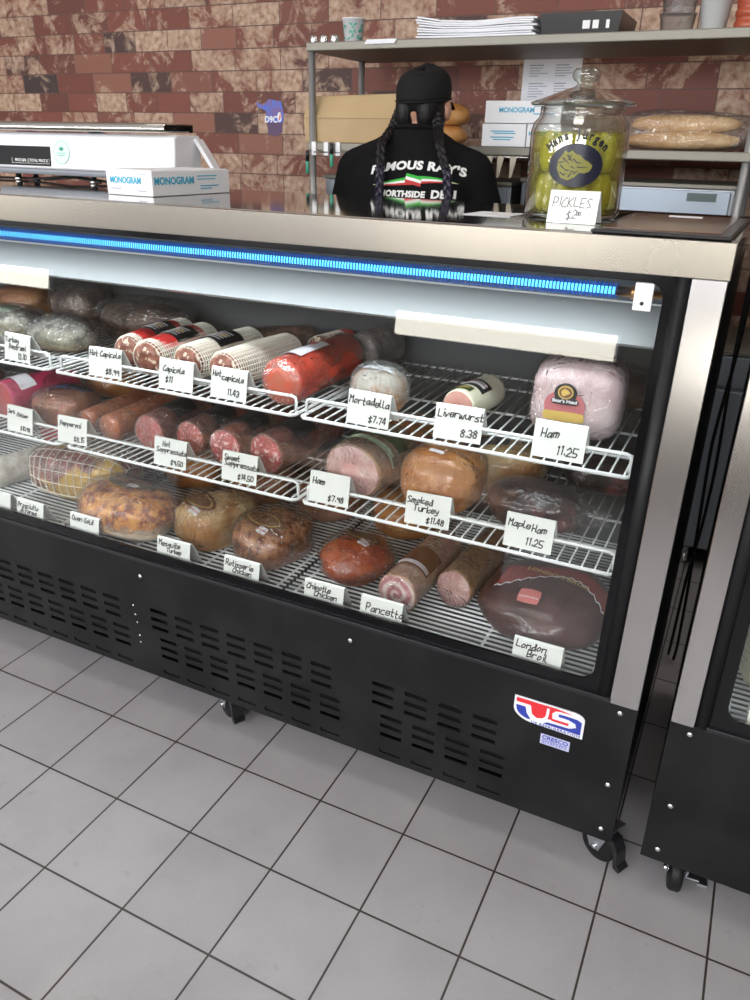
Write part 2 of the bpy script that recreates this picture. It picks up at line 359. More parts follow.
# ================================================================== DISPLAY CASES
YF, ZS = .08, .45                         # front panel face, seam height
ZT0, ZT1 = 1.206, 1.262                   # steel band under the worktop
YT = .16
def gy(z): return YF + (YT - YF) * (z - ZS) / (ZT0 - ZS)   # leaning glass
film('case_glass', tint=(.975, .985, .98), base=.010, power=1.0, rough=.004, bump=0)
def slot_panel(x0, x1, cols, rows, notch):
    """front panel from a grid with the slots left open"""
    xs = sorted(set([x0, x1] + [x for c in cols for x in c[:2]]))
    return xs
SLOTS = []
def case_shell(name, label, x0, x1, post_left, slots, group, wordy=True):
    t = thing(name, label, 'display case', (x0, YF, 0), 0, group)
    L = x1 - x0; O = T(-x0, -YF, 0)
    def put(mb, nm, mat, par=t, **kw): return mb.xf(O).build(nm, mat, par, **kw)
    # --- kick panel with open slots (thin sheet, slots really open, a black sheet behind painting in the dark void)
    mb = MB(); y0, y1 = YF, YF+.004; z0, z1 = .11, ZS
    rows = sorted(set(round(s[2], 4) for s in slots))
    zedges = sorted(set([z0, z1] + [e for r in rows for e in (r, round(r+.0105, 4))]))
    for za, zb in zip(zedges[:-1], zedges[1:]):
        sl = sorted((s[0], s[1]) for s in slots if abs(s[2]-za) < 1e-4)
        cur = x0
        for a, b in sl:
            if a > cur: mb.box((cur, y0, za), (a, y1, zb))
            cur = b
        mb.box((cur, y0, za), (x1, y1, zb))
    put(mb, 'kick_panel', 'black_metal')
    put(MB().box((x0+.02, YF+.05, .14), (x1-.02, YF+.06, ZS-.01)), 'void_sheet', 'inside_black')
    # seam strip and glass sill
    put(MB().box((x0+.06, YF-.002, ZS-.003), (x1-.05, YF+.03, ZS+.006)), 'seam_strip', 'black_plastic', bevel=.001)
    sb = MB()
    for a, b in ((x0, x0+.006), (x1-.006, x1)):
        put(MB().prism([(YF+.004, .12), (.80, .12), (.80, .50), (.722, ZT0-.002), (gy(ZT0)+.004, ZT0-.002), (YF+.004, ZS)], a, b, 'x'), 'side_panel', 'black_metal')
    put(MB().prism([(.79, .12), (.80, .12), (.80, .50), (.722, ZT0-.002), (.712, ZT0-.002), (.79, .50)], x0+.006, x1-.006, 'x'), 'rear_panel', 'case_inner_dark')
    put(MB().box((x0+.006, YF+.006, .12), (x1-.006, .79, .135)), 'underside', 'inside_black')
    # interior liner
    lb = MB(); lb.box((x0+.05, YF+.03, ZS-.06), (x1-.05, .775, ZS-.03)); lb.prism([(.765, ZS-.03), (.78, ZS-.03), (.78, .50), (.71, 1.19), (.695, 1.19), (.765, .50)], x0+.05, x1-.05, 'x')
    put(lb, 'liner', 'case_inner_dark')
    for a, b in ((x0+.05, x0+.062), (x1-.062, x1-.05)):
        put(MB().prism([(gy(ZS)+.020, ZS-.03), (.765, ZS-.03), (.765, .50), (.695, 1.19), (gy(1.19)+.020, 1.19)], a, b, 'x'), 'end_wall', 'case_inner_grey')
    put(MB().box((x0+.06, YT+.03, 1.19), (x1-.06, .71, 1.20)), 'soffit', 'case_inner_grey')
    # worktop and band
    put(MB().box((x0-.002, YT, ZT0), (x1+.002, YT+.02, ZT1-.0012)), 'top_band', 'steel', bevel=.0012)
    put(MB().box((x0-.002, YT+.0205, ZT0+.006), (x1+.002, .725, ZT1)), 'worktop', 'steel_top', bevel=.002)
    # posts: steel face following the glass lean
    def lean_box(a, b, dy0, dy1, za=ZS, zb=ZT0, mi=0, m=None):
        m = m or MB()
        m.add([(a, gy(za)+dy0, za), (b, gy(za)+dy0, za), (b, gy(za)+dy1, za), (a, gy(za)+dy1, za), (a, gy(zb)+dy0, zb), (b, gy(zb)+dy0, zb), (b, gy(zb)+dy1, zb), (a, gy(zb)+dy1, zb)],
              [(0,3,2,1),(4,5,6,7),(0,1,5,4),(1,2,6,5),(2,3,7,6),(3,0,4,7)], mi); return m
    for a, b in ((x0, x0+.040), (x1-.052, x1)):
        put(lean_box(a, b, 0, .05, ZS-.004), 'corner_post', 'steel_v', bevel=.0015)
    for a in (x0+.052, x1-.064):
        put(MB().tube([(a, gy(ZS)+.012, ZS-.004), (a, gy(ZT0)+.012, ZT0-.002)], .0135, 12), 'gasket', 'black_rubber')
    # glass: rounded opening in a black printed border, sheared onto the lean
    SH = Matrix(((1, 0, 0, 0), (0, 1, (YT-YF)/(ZT0-ZS), YF - ZS*(YT-YF)/(ZT0-ZS)), (0, 0, 1, 0), (0, 0, 0, 1)))
    gx0, gx1 = x0+.064, x1-.072
    outer = rrect(gx0, ZS, gx1, ZT0, .001); inner = rrect(gx0+.022, ZS+.026, gx1-.018, ZT0-.012, .026)
    put(MB().ring_sheet(outer, inner, .006, .0125).xf(SH), 'glass_border', 'black_gloss')
    put(MB().box((gx0+.003, .0125, ZS+.002), (gx1-.003, .0175, ZT0-.002)).xf(SH), 'front_glass', 'case_glass')
    return t, put
def screw(put, x, z, y=YF):
    m = MB(); m.lathe([(.0001, -.0035), (.003, -.0032), (.0055, -.0015), (.006, 0)], (x, y, z), 14, 'y')
    put(m, 'screw', 'chrome')
# slots measured on the panel: groups of three bars, staggered
def slot_layout(x_from, x_to, gaps):
    out = []; p = .0775; n = int((x_to-x_from)/p)
    for i in range(n):
        x = x_from + i*p
        for zr, dx in ((.258, 0), (.2833, 0), (.3085, 0), (.176, .022), (.201, .022), (.226, .022), (.128, .022)):
            a, b = x+dx, x+dx+.052
            if any(a < g1 and b > g0 for g0, g1 in gaps): 
                continue
            if b < x_to: out.append((round(a, 4), round(b, 4), zr))
    return out
CX0, CX1 = -.84, 1.47
sl = slot_layout(-.70, 1.27, [(.235, .30), (.865, .925)])
case1, put1 = case_shell('deli_display_case', 'long black and steel refrigerated deli case filled with cold cuts behind leaning glass', CX0, CX1, True, sl, None)
for x, z in ((1.440, .430), (1.443, .255), (1.446, .139), (.288, .405), (.872, .407), (-.30, .405)): screw(put1, x, z)
# lamp, its ribbed sleeve and brackets
def strip_mat():
    pm('lamp_tube', (.1, .5, .8), .3, emis=(.10, .60, 1.0), es=2.4)
    pm('rib_blue', (.04, .15, .50), .25, coat=.5)
strip_mat()
TY, TZ = .205, 1.170
put1(MB().lathe([(.006, CX0+.10), (.006, 1.30)], (0, TY, TZ), 12, 'x'), 'lamp_tube', 'lamp_tube')
rb = MB(); x = CX0+.10
while x < 1.30:
    rb.lathe([(.0125, 0), (.0145, .0008), (.0145, .0018), (.0125, .0026)], (x, TY, TZ), 12, 'x', cap=False); x += .0062
put1(rb, 'ribbed_sleeve', 'rib_blue')
pm('copper', (.55, .30, .14), .3, 1)
put1(MB().lathe([(.008, 1.30), (.008, 1.325), (.011, 1.326), (.011, 1.334), (.007, 1.335), (.007, 1.40)], (0, TY, TZ), 14, 'x'), 'lamp_socket', 'copper')
bk = MB(); bk.box((1.335, .166, 1.148), (1.364, .170, 1.192)); bk.box((1.335, .170, 1.186), (1.364, .26, 1.192)); 
b0 = put1(bk, 'lamp_bracket', 'white_plastic', bevel=.0015)
put1(MB().lathe([(.003, 0), (.003, -.002)], (1.349, .166, 1.160), 12, 'y'), 'bracket_screw', 'black_plastic', b0)
# white glossy light guard and metal drip rail
dg = MB(); dg.add([(CX0+.07, .272, 1.069), (1.405, .272, 1.069), (1.405, .345, 1.128), (CX0+.07, .345, 1.128), (CX0+.07, .277, 1.064), (1.405, .277, 1.064), (1.405, .350, 1.123), (CX0+.07, .350, 1.123)],
   [(0,1,2,3),(4,7,6,5),(0,4,5,1),(1,5,6,2),(2,6,7,3),(3,7,4,0)])
put1(dg, 'light_guard', 'deflector_white')
put1(MB().box((CX0+.07, .345, 1.124), (1.405, .352, 1.131)), 'guard_rim', 'white_plastic', bevel=.001)
pm('soffit_blue', (.13, .16, .19), .3)
put1(MB().box((CX0+.07, .352, 1.112), (1.405, .362, 1.19)), 'air_duct', 'soffit_blue')
# maker's badge
def badge(put):
    Xc, Zc = 1.242, .401
    W, H = .139, .055
    def P(u, v): return (Xc + u*W, Zc - v*H)
    def arc(c, r, a0, a1, n=8): return [(c[0]+r[0]*math.cos(R_(a0+(a1-a0)*k/n)), c[1]+r[1]*math.sin(R_(a0+(a1-a0)*k/n))) for k in range(n+1)]
    plate = [(0, 0)] + arc((.84, .26), (.16, .26), -90, 0) + [(1, 1.04), (.30, 1.0)] + arc((.30, .50), (.30, .50), 90, 180)
    b0 = put(MB().prism([P(*q) for q in plate], YF-.0022, YF-.0002, 'y'), 'badge', 'logo_white')
    def poly(pts, nm, mt, d): put(MB().prism([P(*q) for q in pts], YF-.0022-d, YF-.0018, 'y'), nm, mt, b0)
    poly([(.03, .06), (.60, .055), (.84, .12), (.60, .16), (.55, .30), (.56, .60), (.50, .62), (.49, .16), (.47, .50), (.42, .66), (.34, .72), (.27, .60), (.24, .24), (.03, .24)], 'red_field', 'logo_red', .0003)
    poly([(.03, .38), (.17, .38), (.19, .62), (.26, .86)] + arc((.30, .50), (.26, .40), 110, 180, 6), 'blue_field', 'logo_blue', .0003)
    poly([(.64, .26), (.88, .24), (.965, .34), (.965, .88), (.44, .86), (.50, .76), (.80, .74), (.90, .62), (.88, .46), (.78, .38), (.64, .37)], 'blue_field', 'logo_blue', .0004)
    def band(pts, w, nm, mt, d):
        m = MB(); L = []; Rr = []
        for i, q in enumerate(pts):
            a = Vector(pts[max(i-1, 0)]); b = Vector(pts[min(i+1, len(pts)-1)]); t = (b-a); t.x *= W; t.y *= H; t.normalize()
            nx, ny = -t.y*w, t.x*w; p = P(*q); L.append((p[0]+nx, p[1]-ny)); Rr.append((p[0]-nx, p[1]+ny))
        n = len(pts); vs = [(a, YF-.0022-d, b) for a, b in L] + [(a, YF-.0022-d, b) for a, b in Rr]
        vs += [(a, YF-.0018, b) for a, b in L] + [(a, YF-.0018, b) for a, b in Rr]
        fs = []
        for i in range(n-1):
            fs += [(i, i+1, n+i+1, n+i), (i, 2*n+i, 2*n+i+1, i+1), (n+i, n+i+1, 3*n+i+1, 3*n+i)]
        m.add(vs, fs); put(m, nm, mt, b0)
    band([(.03, .30), (.15, .30), (.205, .33), (.215, .52), (.25, .70), (.30, .79), (.36, .81), (.42, .77), (.465, .66), (.485, .48), (.49, .14)], .0027, 'letter_u', 'logo_white', .0010)
    band([(.93, .20), (.66, .18), (.60, .22), (.575, .32), (.60, .42), (.66, .45), (.80, .46), (.845, .50), (.855, .57), (.84, .64), (.80, .68), (.49, .70)], .0024, 'letter_s', 'logo_white', .0012)
    band([(.55, .58), (.79, .575)], .0021, 'red_bar', 'logo_red', .0016)
    q_ = P(.62, .955); tx = text_mb('US REFRIGERATION', .0078, .01, .0003, 1.25, spacing=1.15).xf(T(q_[0], YF-.0026, q_[1]))
    put(tx, 'badge_lettering', 'logo_blue', b0)
    s0 = put(MB().box((1.302, YF-.0014, .303), (1.360, YF-.0002, .327)), 'dealer_sticker', 'sticker_lilac')
    put(text_mb('CRESCO', .0125, .02, .0003, 1.1).xf(T(1.331, YF-.0017, .320)), 'sticker_lettering', 'logo_blue', s0)
    ln = MB()
    for k, z in enumerate((.3125, .3095, .3065)):
        for i in range(9): ln.box((1.306+i*.0056, YF-.0018, z), (1.3105+i*.0056-(k*i % 3)*.0008, YF-.0015, z+.0012))
    put(ln, 'sticker_lettering', 'logo_blue', s0)
badge(put1)
for x, z in ((.252, .310), (.256, .284), (.259, .261), (.262, .222), (.263, .201)):
    put1(MB().lathe([(.0001, -.0012), (.0025, -.0008), (.003, 0)], (x, YF, z), 10, 'y'), 'rivet', 'chrome')

# second case to the right
c2sl = []
case2, put2 = case_shell('glass_display_case', 'neighbouring black and steel display case cut off at the right edge', 1.527, 2.70, True, c2sl, None)
for x, z in ((1.563, .430), (1.560, .255), (1.556, .139)): screw(put2, x, z)
# ------------------------------------------------------------------ casters
def caster(label, loc, yaw, brake=True, sc=1.0):
    t = thing('swivel_caster', label, 'caster', loc, R_(yaw), 'casters under the cases')
    r = .041
    wh = MB(); wh.lathe([(.020, -.0125), (r-.004, -.0125), (r, -.008), (r, .008), (r-.004, .0125), (.020, .0125)], (0, 0, r), 28, 'x')
    wh.lathe([(.004, -.014), (.018, -.014), (.020, -.0125)], (0, 0, r), 20, 'x', cap=False); wh.lathe([(.020, .0125), (.018, .014), (.004, .014)], (0, 0, r), 20, 'x', cap=False)
    wh.build('wheel', 'black_rubber', t)
    fk = MB()
    for s in (-1, 1):
        x0, x1 = sorted((s*.0165, s*.0190))
        fk.prism([(-.012, r-.010), (.010, r-.008), (.030, .098), (-.028, .098), (-.022, r+.010)], x0, x1, 'x')
    fk.box((-.019, -.028, .0965), (.019, .030, .099))
    fk.build('fork', 'galvanised', t, bevel=.001)
    MB().lathe([(.006, -.024), (.0065, -.021), (.0065, .021), (.006, .024)], (0, 0, r), 6, 'x').build('axle_bolt', 'chrome', t)
    MB().box((-.026, -.030, .102), (.026, .034, .105)).build('mounting_plate', 'galvanised', t)
    MB().lathe([(.017, .099), (.017, .102)], (0, .002, 0), 20).build('swivel_race', 'galvanised', t)
    if brake:
        bl = MB()
        if sc != 1.0:
            bl.box((-.046, -.010, .036), (-.019, .010, .040)); bl.box((-.062, -.015, .030), (-.042, .015, .038)); bl.box((-.024, -.006, .036), (-.019, .006, .080))
        else:
            bl.prism([(.016, .088), (.040, .082), (.052, .060), (.056, .030), (.066, .020), (.062, .014), (.048, .018), (.044, .046), (.034, .070), (.016, .078)], -.0155, .0155, 'x'); bl.prism([(-.030, .088), (.020, .092), (.020, .084), (-.028, .080)], -.0155, .0155, 'x')
        bl.build('brake_lever', 'galvanised' if sc != 1.0 else 'black_plastic', t, bevel=.0015)
    return t
c0 = caster('black rubber caster with steel fork under the front right corner of the long case', (1.446, .142, 0), -118)
caster('black caster under the middle of the long case front', (.478, .150, 0), -120)
caster('black caster under the near left corner of the right hand case', (1.600, .140, 0), 185, sc=1.1)
for xx, yy, lb in ((1.42, .72, 'rear caster under the right end of the long case'), (.45, .72, 'rear caster under the middle of the long case'), (-.72, .15, 'front caster under the far left end of the long case'), (-.72, .72, 'rear caster under the far left end of the long case'), (1.60, .72, 'rear caster under the left end of the right hand case'), (2.6, .15, 'front caster under the far right end of the right hand case'), (2.6, .72, 'rear caster under the far right end of the right hand case')):
    caster(lb, (xx, yy, 0), 10)
# caster stems to the case bottoms
for tgt, put in ((case1, put1), (case2, put2)):
    pass
# ------------------------------------------------------------------ wire shelves
def wire_shelf(label, x0, x1, yf, yb, z, group, pitch=.0245):
    """z is the top of the wires"""
    W = x1 - x0; t = thing('wire_shelf', label, 'shelf', (x0, yf, z), 0, group); D = yb - yf
    wd = MB(); n = int(round((W-.02)/pitch))
    for k in range(n+1):
        x = .01 + (W-.02)*k/n
        wd.tube([(x, .002, -.009), (x, .001, -.003), (x, .005, -.0017), (x, D, -.0017)], .0021, 6)
    wd.build('wire_deck', 'white_wire', t)
    fr = MB()
    fr.tube([(0, D, -.006), (0, .008, -.006), (.008, 0, -.006), (W-.008, 0, -.006), (W, .008, -.006), (W, D, -.006)], .0040, 8)
    for y in (.10, .24, D-.10, D): fr.tube([(0, y, -.006), (W, y, -.006)], .0028, 8)
    fr.build('frame_wire', 'white_wire', t)
    rl = MB(); h = .030
    rl.tube([(.004, .020, -.006), (.004, .0215, h-.010), (.006, .022, h-.003), (.014, .022, h), (W-.014, .022, h), (W-.006, .022, h-.003), (W-.004, .0215, h-.010), (W-.004, .020, -.006)], .0036, 8)
    rl.build('front_rail', 'white_wire', t)
    for x in (.002, W-.005): MB().prism([(.16, -.010), (D, -.05), (D, -.010)], x, x+.003, 'x').build('bracket', 'white_wire', t)
    return t
SZ = {1: .857, 2: .657, 3: .440}
for r, z in ((1, SZ[1]), (2, SZ[2])):
    row = {1: 'top', 2: 'middle'}[r]
    wire_shelf('white wire shelf at the left end of the %s row' % row, -.760, -.052, .19, .715, z, 'wire shelves on the %s row' % row)
    wire_shelf('white wire shelf in the centre of the %s row' % row, -.022, .672, .19, .715, z, 'wire shelves on the %s row' % row)
    wire_shelf('white wire shelf at the right end of the %s row' % row, .690, 1.374, .19, .715, z, 'wire shelves on the %s row' % row)
def floor_rack(label, x0, x1, z):
    y0, y1 = .100, .75; t = thing('floor_rack', label, 'rack', (x0, y0, z), 0, 'wire racks on the case floor'); W = x1-x0; D = y1-y0
    m = MB(); n = int(D/.0165)
    for k in range(n+1): m.tube([(0, D*k/n, -.002), (W, D*k/n, -.002)], .0028, 6)
    m.build('wire_deck', 'white_wire', t)
    c = MB()
    for k in range(4): 
        x = .02 + (W-.04)*k/3; c.tube([(x, 0, -.0065), (x, D, -.0065)], .0032, 6)
        for y in (.05, D-.05): c.tube([(x, y, -.0065), (x, y, ZS-.03-z)], .003, 6)
    c.build('cross_wire', 'white_wire', t)
floor_rack('white wire rack on the case floor at the left end', -.77, -.03, SZ[3])
floor_rack('white wire rack on the case floor in the centre', -.02, .655, SZ[3])
floor_rack('white wire rack on the case floor at the right end', .665, 1.39, SZ[3])
# ------------------------------------------------------------------ price cards
RNG = random.Random(3)
def card(label, x, y, z, lines, yaw=0, w=.098, h=.066, dim='card_white', group='price cards in the case', ink=.00115):
    """folded white tent card; x,y the lower left corner of its front flap"""
    t = thing('price_card', label, 'price card', (x, y, z), R_(yaw), group)
    lean = 11; th = .0016; dy = h*math.tan(R_(lean))
    pts = [(0, 0), (dy, h), (dy+.004, h+.0022), (dy+.009, h), (dy+.040, .004), (dy+.0385, .0035), (dy+.009, h-.0035), (dy+.005, h-.0005), (dy+.0018, h-.002), (th, 0)]
    MB().prism(pts, 0, w, 'x').build('folded_card', dim, t, bevel=.0005)
    if not lines: return t
    hw = handwrite(lines, ink, RNG)
    S = Matrix(((1, 0, 0, 0), (0, 1, math.tan(R_(lean)), 0), (0, 0, 1, 0), (0, 0, 0, 1)))
    hw.xf(S).build('handwriting', 'ink', t)
    return t
def L3(a, b=None, p=None, h=.0125, xa=.006, xb=.012, xp=.052, za=.046, zb=.029, zp=.008):
    out = [(a, xa, za, h)]
    if b: out.append((b, xb, zb, h))
    if p: out.append((p, xp, zp, h*1.05))
    return out
Z1, Z2, Z3 = SZ[1], SZ[2], SZ[3]
def cd(lab, x, y, z, yaw, lines): card(lab, x, y, z, lines, yaw)
cd('white price card cut off at the left end of the top shelf', -.330, .198, Z1, -2, [])
cd('white price card reading Turkey Pastrami 12.10', -.208, .200, Z1, -4, L3('Turkey', 'Pastrami', '12.10', xa=.003, xb=.018))
cd('white price card reading Hot Capicola at the left of the centre top shelf', .086, .196, Z1, 3, L3('Hot Capicola', None, '$8.99', xa=.004, za=.048))
cd('white price card reading Capicola $11', .302, .196, Z1, 0, L3('Capicola', None, None, xa=.012, za=.040) + [('$11', .020, .017, .013)])
cd('white price card reading Hot Capicola 11.43 in front of the red log', .447, .200, Z1, -1, [('Hot', .005, .048, .012), ('capicola', .030, .041, .012), ('11.43', .046, .010, .013)])
cd('white price card reading Mortadella $7.74', .797, .196, Z1, -2, [('Mortadella', .004, .042, .0145), ('$7.74', .052, .009, .013)])
cd('white price card reading Liverwurst 8.38', .990, .200, Z1, 2, [('Liverwurst', .006, .044, .014), ('8.38', .056, .011, .0145)])
cd('white price card reading Ham 11.25 on the top shelf', 1.189, .200, Z1, 0, [('Ham', .014, .039, .016), ('11.25', .046, .010, .016)])
cd('white price card reading Jerk Chicken', -.246, .198, Z2, -2, L3('Jerk', None, '$10.98', xa=.003, za=.047, h=.010) + [('Chicken', .038, .043, .0095)])
cd('white price card reading Pepperoni', -.062, .200, Z2, 2, L3('Pepperoni', None, '$8.15', xa=.008, za=.044, h=.012, xp=.055))
cd('white price card reading Hot Soppressata', .261, .198, Z2, 0, [('Hot', .026, .049, .012), ('Soppressata', .008, .034, .012), ('$9.50', .052, .008, .012)])
cd('white price card reading Sweet Soppressata $14.50', .461, .202, Z2, 0, [('Sweet', .006, .049, .0125), ('Soppressata', .008, .035, .0125), ('$14.50', .046, .008, .0125)])
cd('white price card reading Ham $7.98 on the middle shelf', .703, .196, Z2, 2, [('Ham', .008, .041, .014), ('$7.98', .048, .009, .0125)])
cd('white price card reading Smoked Turkey $11.48', .937, .197, Z2, 4, [('Smoked', .003, .046, .013), ('Turkey', .018, .029, .013), ('$11.48', .048, .008, .012)])
cd('white price card reading Maple Ham 11.25', 1.153, .200, Z2, 0, [('Maple', .006, .043, .014), ('Ham', .054, .039, .014), ('11.25', .044, .010, .0145)])
yc = .102
cd('white card at the left end of the case floor rack', -.278, yc+.003, Z3, 0, [])
cd('white card reading Prosciutto di Parma by the netted ham', -.152, yc, Z3, -1, [('Prosciutto', .005, .047, .012), ('di Parma', .014, .033, .012)])
cd('white card reading Oven Gold', .036, yc+.003, Z3, 0, [('Oven Gold', .008, .049, .0125)])
cd('white card reading Mesquite', .322, yc+.003, Z3, 1, [('Mesquite', .006, .049, .0125), ('Turkey', .030, .036, .010)])
cd('white card reading Rotisserie Chicken', .520, yc+.003, Z3, 0, [('Rotisserie', .006, .047, .0125), ('Chicken', .026, .033, .0115)])
cd('white card reading Chipotle Chicken', .740, yc, Z3, 1, [('Chipotle', .006, .048, .0125), ('Chicken', .026, .034, .0125)])
cd('white card reading Pancetta', .880, yc, Z3, 0, [('Pancetta', .014, .036, .0165)])
cd('white card reading London Broil in the right corner', 1.218, yc+.003, Z3, 0, [('London', .006, .049, .0145), ('Broil', .030, .032, .0145)])
# ------------------------------------------------------------------ food
def blob_mb(rad, p=2.0, amp=.03, ns=1.5, seed=0, sub=4, flat=None, taper=0, crumple=0):
    bm = bmesh.new(); bmesh.ops.create_icosphere(bm, subdivisions=sub, radius=1)
    mb = MB(); off = Vector((seed*3.7, seed*1.3, seed*2.1)); vs = []
    for v in bm.verts:
        d = v.co.normalized(); r = (abs(d.x)**p + abs(d.y)**p + abs(d.z)**p) ** (-1/p)
        q = d * r
        k = 1 + amp*noise.noise(q*ns + off) * 2 + amp*.5*noise.noise(q*ns*3 + off)
        if crumple: k += crumple*abs(noise.noise(q*7 + off))
        q = Vector((q.x*rad[0]*(1 + taper*q.y), q.y*rad[1], q.z*rad[2]*(1 + taper*q.y))) * k
        if flat is not None and q.z < -flat*rad[2]: q.z = -flat*rad[2] - (abs(q.z)-flat*rad[2])*.05
        vs.append(q)
    fs = [tuple(x.index for x in f.verts) for f in bm.faces]; bm.free()
    zmin = min(q.z for q in vs)
    for q in vs: q.z -= zmin
    return mb.add(vs, fs, 0, True)
def bvh(mb): return BVHTree.FromPolygons([tuple(v) for v in mb.v], mb.f)
def conform(mb, M, tree, off=.0012):
    d = (M.to_3x3() @ Vector((0, 1, 0))).normalized(); last = None
    out = []
    for v in mb.v:
        p = M @ Vector((v.x, 0, v.z)); h = tree.ray_cast(p - d*.0, d)
        q = (h[0] - d*(off - v.y)) if h[0] is not None else None
        out.append(q)
    good = [q for q in out if q is not None]
    if not good: mb.v = [M @ v for v in mb.v]; return mb
    keep = [i for i, q in enumerate(out) if q is not None]
    mp = {i: k for k, i in enumerate(keep)}
    f2 = []; mi = []; sm = []
    for f, a, b in zip(mb.f, mb.mi, mb.sm):
        if all(i in mp for i in f): f2.append([mp[i] for i in f]); mi.append(a); sm.append(b)
    mb.v = [out[i] for i in keep]; mb.f = f2; mb.mi = mi; mb.sm = sm
    return mb
def sheet(w, h, nx=16, nz=10, shape='rect', th=.0006):
    """thin patch in x-z, facing -y; ellipse uses a squircle grid"""
    vs = []; fs = []
    for s in (-th, 0):
        for j in range(nz+1):
            for i in range(nx+1):
                u, v = 2*i/nx-1, 2*j/nz-1
                if shape == 'ell': x, z = u*math.sqrt(1-v*v/2), v*math.sqrt(1-u*u/2)
                elif shape == 'round': k = 1 - .10*(u*u*v*v); x, z = u*k, v*k
                else: x, z = u, v
                vs.append((x*w/2, s, z*h/2))
    n = (nx+1)*(nz+1)
    for j in range(nz):
        for i in range(nx):
            a = j*(nx+1)+i; fs += [(a, a+1, a+nx+2, a+nx+1), (n+a, n+a+nx+1, n+a+nx+2, n+a+1)]
    for i in range(nx): 
        a = i; fs.append((a, n+a, n+a+1, a+1)); a = nz*(nx+1)+i; fs.append((a, a+1, n+a+1, n+a))
    for j in range(nz):
        a = j*(nx+1); fs.append((a, a+nx+1, n+a+nx+1, n+a)); a += nx; fs.append((a, n+a, n+a+nx+1, a+nx+1))
    return MB().add(vs, fs)
def patch(par, tree, M, mb, name, mat, off=.0015): return conform(mb, M, tree, off).build(name, mat, par)

def meat(name, c1, c2, scale, lo=.4, hi=.6, rough=.3, coat=.6, bump=.25, c3=None, s3=8, lo3=.5, hi3=.7, fat=None, stretch=(1, 1, 1), vs=90):
    m, nt, b = nmat(name); v = coords(nt, stretch)
    n = N(nt, 'ShaderNodeTexNoise', Scale=float(scale), Detail=6.0, Roughness=.65); nt.links.new(v, n.inputs['Vector'])
    cur = ramp(nt, n.outputs['Fac'], [(lo, c1), (hi, c2)])
    if c3:
        n2 = N(nt, 'ShaderNodeTexNoise', Scale=float(s3), Detail=3.0); nt.links.new(v, n2.inputs['Vector'])
        mk = ramp(nt, n2.outputs['Fac'], [(lo3, (0, 0, 0)), (hi3, (1, 1, 1))])
        mx = N(nt, 'ShaderNodeMix', data_type='RGBA'); nt.links.new(mk, mx.inputs[0]); nt.links.new(cur, mx.inputs[6]); mx.inputs[7].default_value = c4(c3); cur = mx.outputs[2]
    if fat:
        vo = N(nt, 'ShaderNodeTexVoronoi', Scale=float(vs)); nv = N(nt, 'ShaderNodeTexNoise', Scale=60.0); nt.links.new(v, nv.inputs['Vector'])
        mxv = N(nt, 'ShaderNodeMix', data_type='RGBA'); mxv.inputs[0].default_value = .04; nt.links.new(v, mxv.inputs[6]); nt.links.new(nv.outputs['Color'], mxv.inputs[7])
        nt.links.new(mxv.outputs[2], vo.inputs['Vector'])
        mk = ramp(nt, vo.outputs['Distance'], [(.22, (1, 1, 1)), (.34, (0, 0, 0))])
        mx = N(nt, 'ShaderNodeMix', data_type='RGBA'); nt.links.new(mk, mx.inputs[0]); nt.links.new(cur, mx.inputs[6]); mx.inputs[7].default_value = c4(fat); cur = mx.outputs[2]
    nt.links.new(cur, b.inputs['Base Color']); b.inputs['Roughness'].default_value = rough
    b.inputs['Coat Weight'].default_value = coat*.55; b.inputs['Coat Roughness'].default_value = .06; b.inputs['Specular IOR Level'].default_value = .35
    nb = N(nt, 'ShaderNodeTexNoise', Scale=45.0, Detail=4.0); nt.links.new(v, nb.inputs['Vector'])
    bp = N(nt, 'ShaderNodeBump', Strength=min(bump*1.6, 1), Distance=.006); nt.links.new(nb.outputs['Fac'], bp.inputs['Height'])
    nt.links.new(bp.outputs['Normal'], b.inputs['Normal']); nt.links.new(bp.outputs['Normal'], b.inputs['Coat Normal'])
    return m
film('wrap', tint=(.97, .97, .97), base=.016, power=1.25, rough=.045, bump=1.0, bscale=48, haze=.006)
film('wrap_milky', tint=(.94, .94, .95), base=.04, power=1.3, rough=.10, bump=1.0, bscale=60, haze=.06)
film('bag_film', tint=(.93, .93, .93), base=.03, power=1.1, rough=.08, bump=1.0, bscale=40, haze=.03)
meat('ham_pink', (.62, .44, .45), (.72, .57, .58), 14, coat=.9, bump=.10, rough=.35)
meat('ham_face', (.52, .27, .26), (.70, .45, .42), 18, coat=.8, bump=.2, c3=(.62, .48, .44), s3=9)
meat('ham_side', (.20, .11, .07), (.42, .26, .14), 12, coat=.8)
meat('liver_casing', (.68, .64, .46), (.75, .72, .56), 9, coat=.5, bump=.1)
meat('liver_cut', (.46, .22, .18), (.54, .30, .25), 30, coat=.3, bump=.1)
meat('mort_white', (.46, .40, .32), (.60, .57, .50), 20, coat=.7, bump=.4, c3=(.42, .20, .08), s3=18, lo3=.46, hi3=.58)
meat('salami_white', (.50, .47, .40), (.70, .68, .62), 40, coat=.1, bump=.4)
meat('red_casing', (.58, .045, .022), (.68, .075, .035), 10, coat=.8, bump=.25, rough=.28)
meat('red_end', (.45, .13, .08), (.60, .10, .06), 24, coat=.8, bump=.6)
meat('capicola', (.14, .04, .025), (.34, .13, .09), 30, coat=.5, bump=.4, fat=(.62, .50, .38), vs=45)
meat('capicola_red', (.62, .03, .03), (.55, .04, .035), 20, coat=.6, bump=.3)
meat('salami_cut', (.36, .06, .05), (.50, .12, .10), 40, coat=.6, bump=.25, fat=(.80, .56, .52), vs=95)
meat('salami_cut2', (.40, .05, .055), (.54, .12, .12), 40, coat=.7, bump=.25, fat=(.86, .64, .60), vs=62)
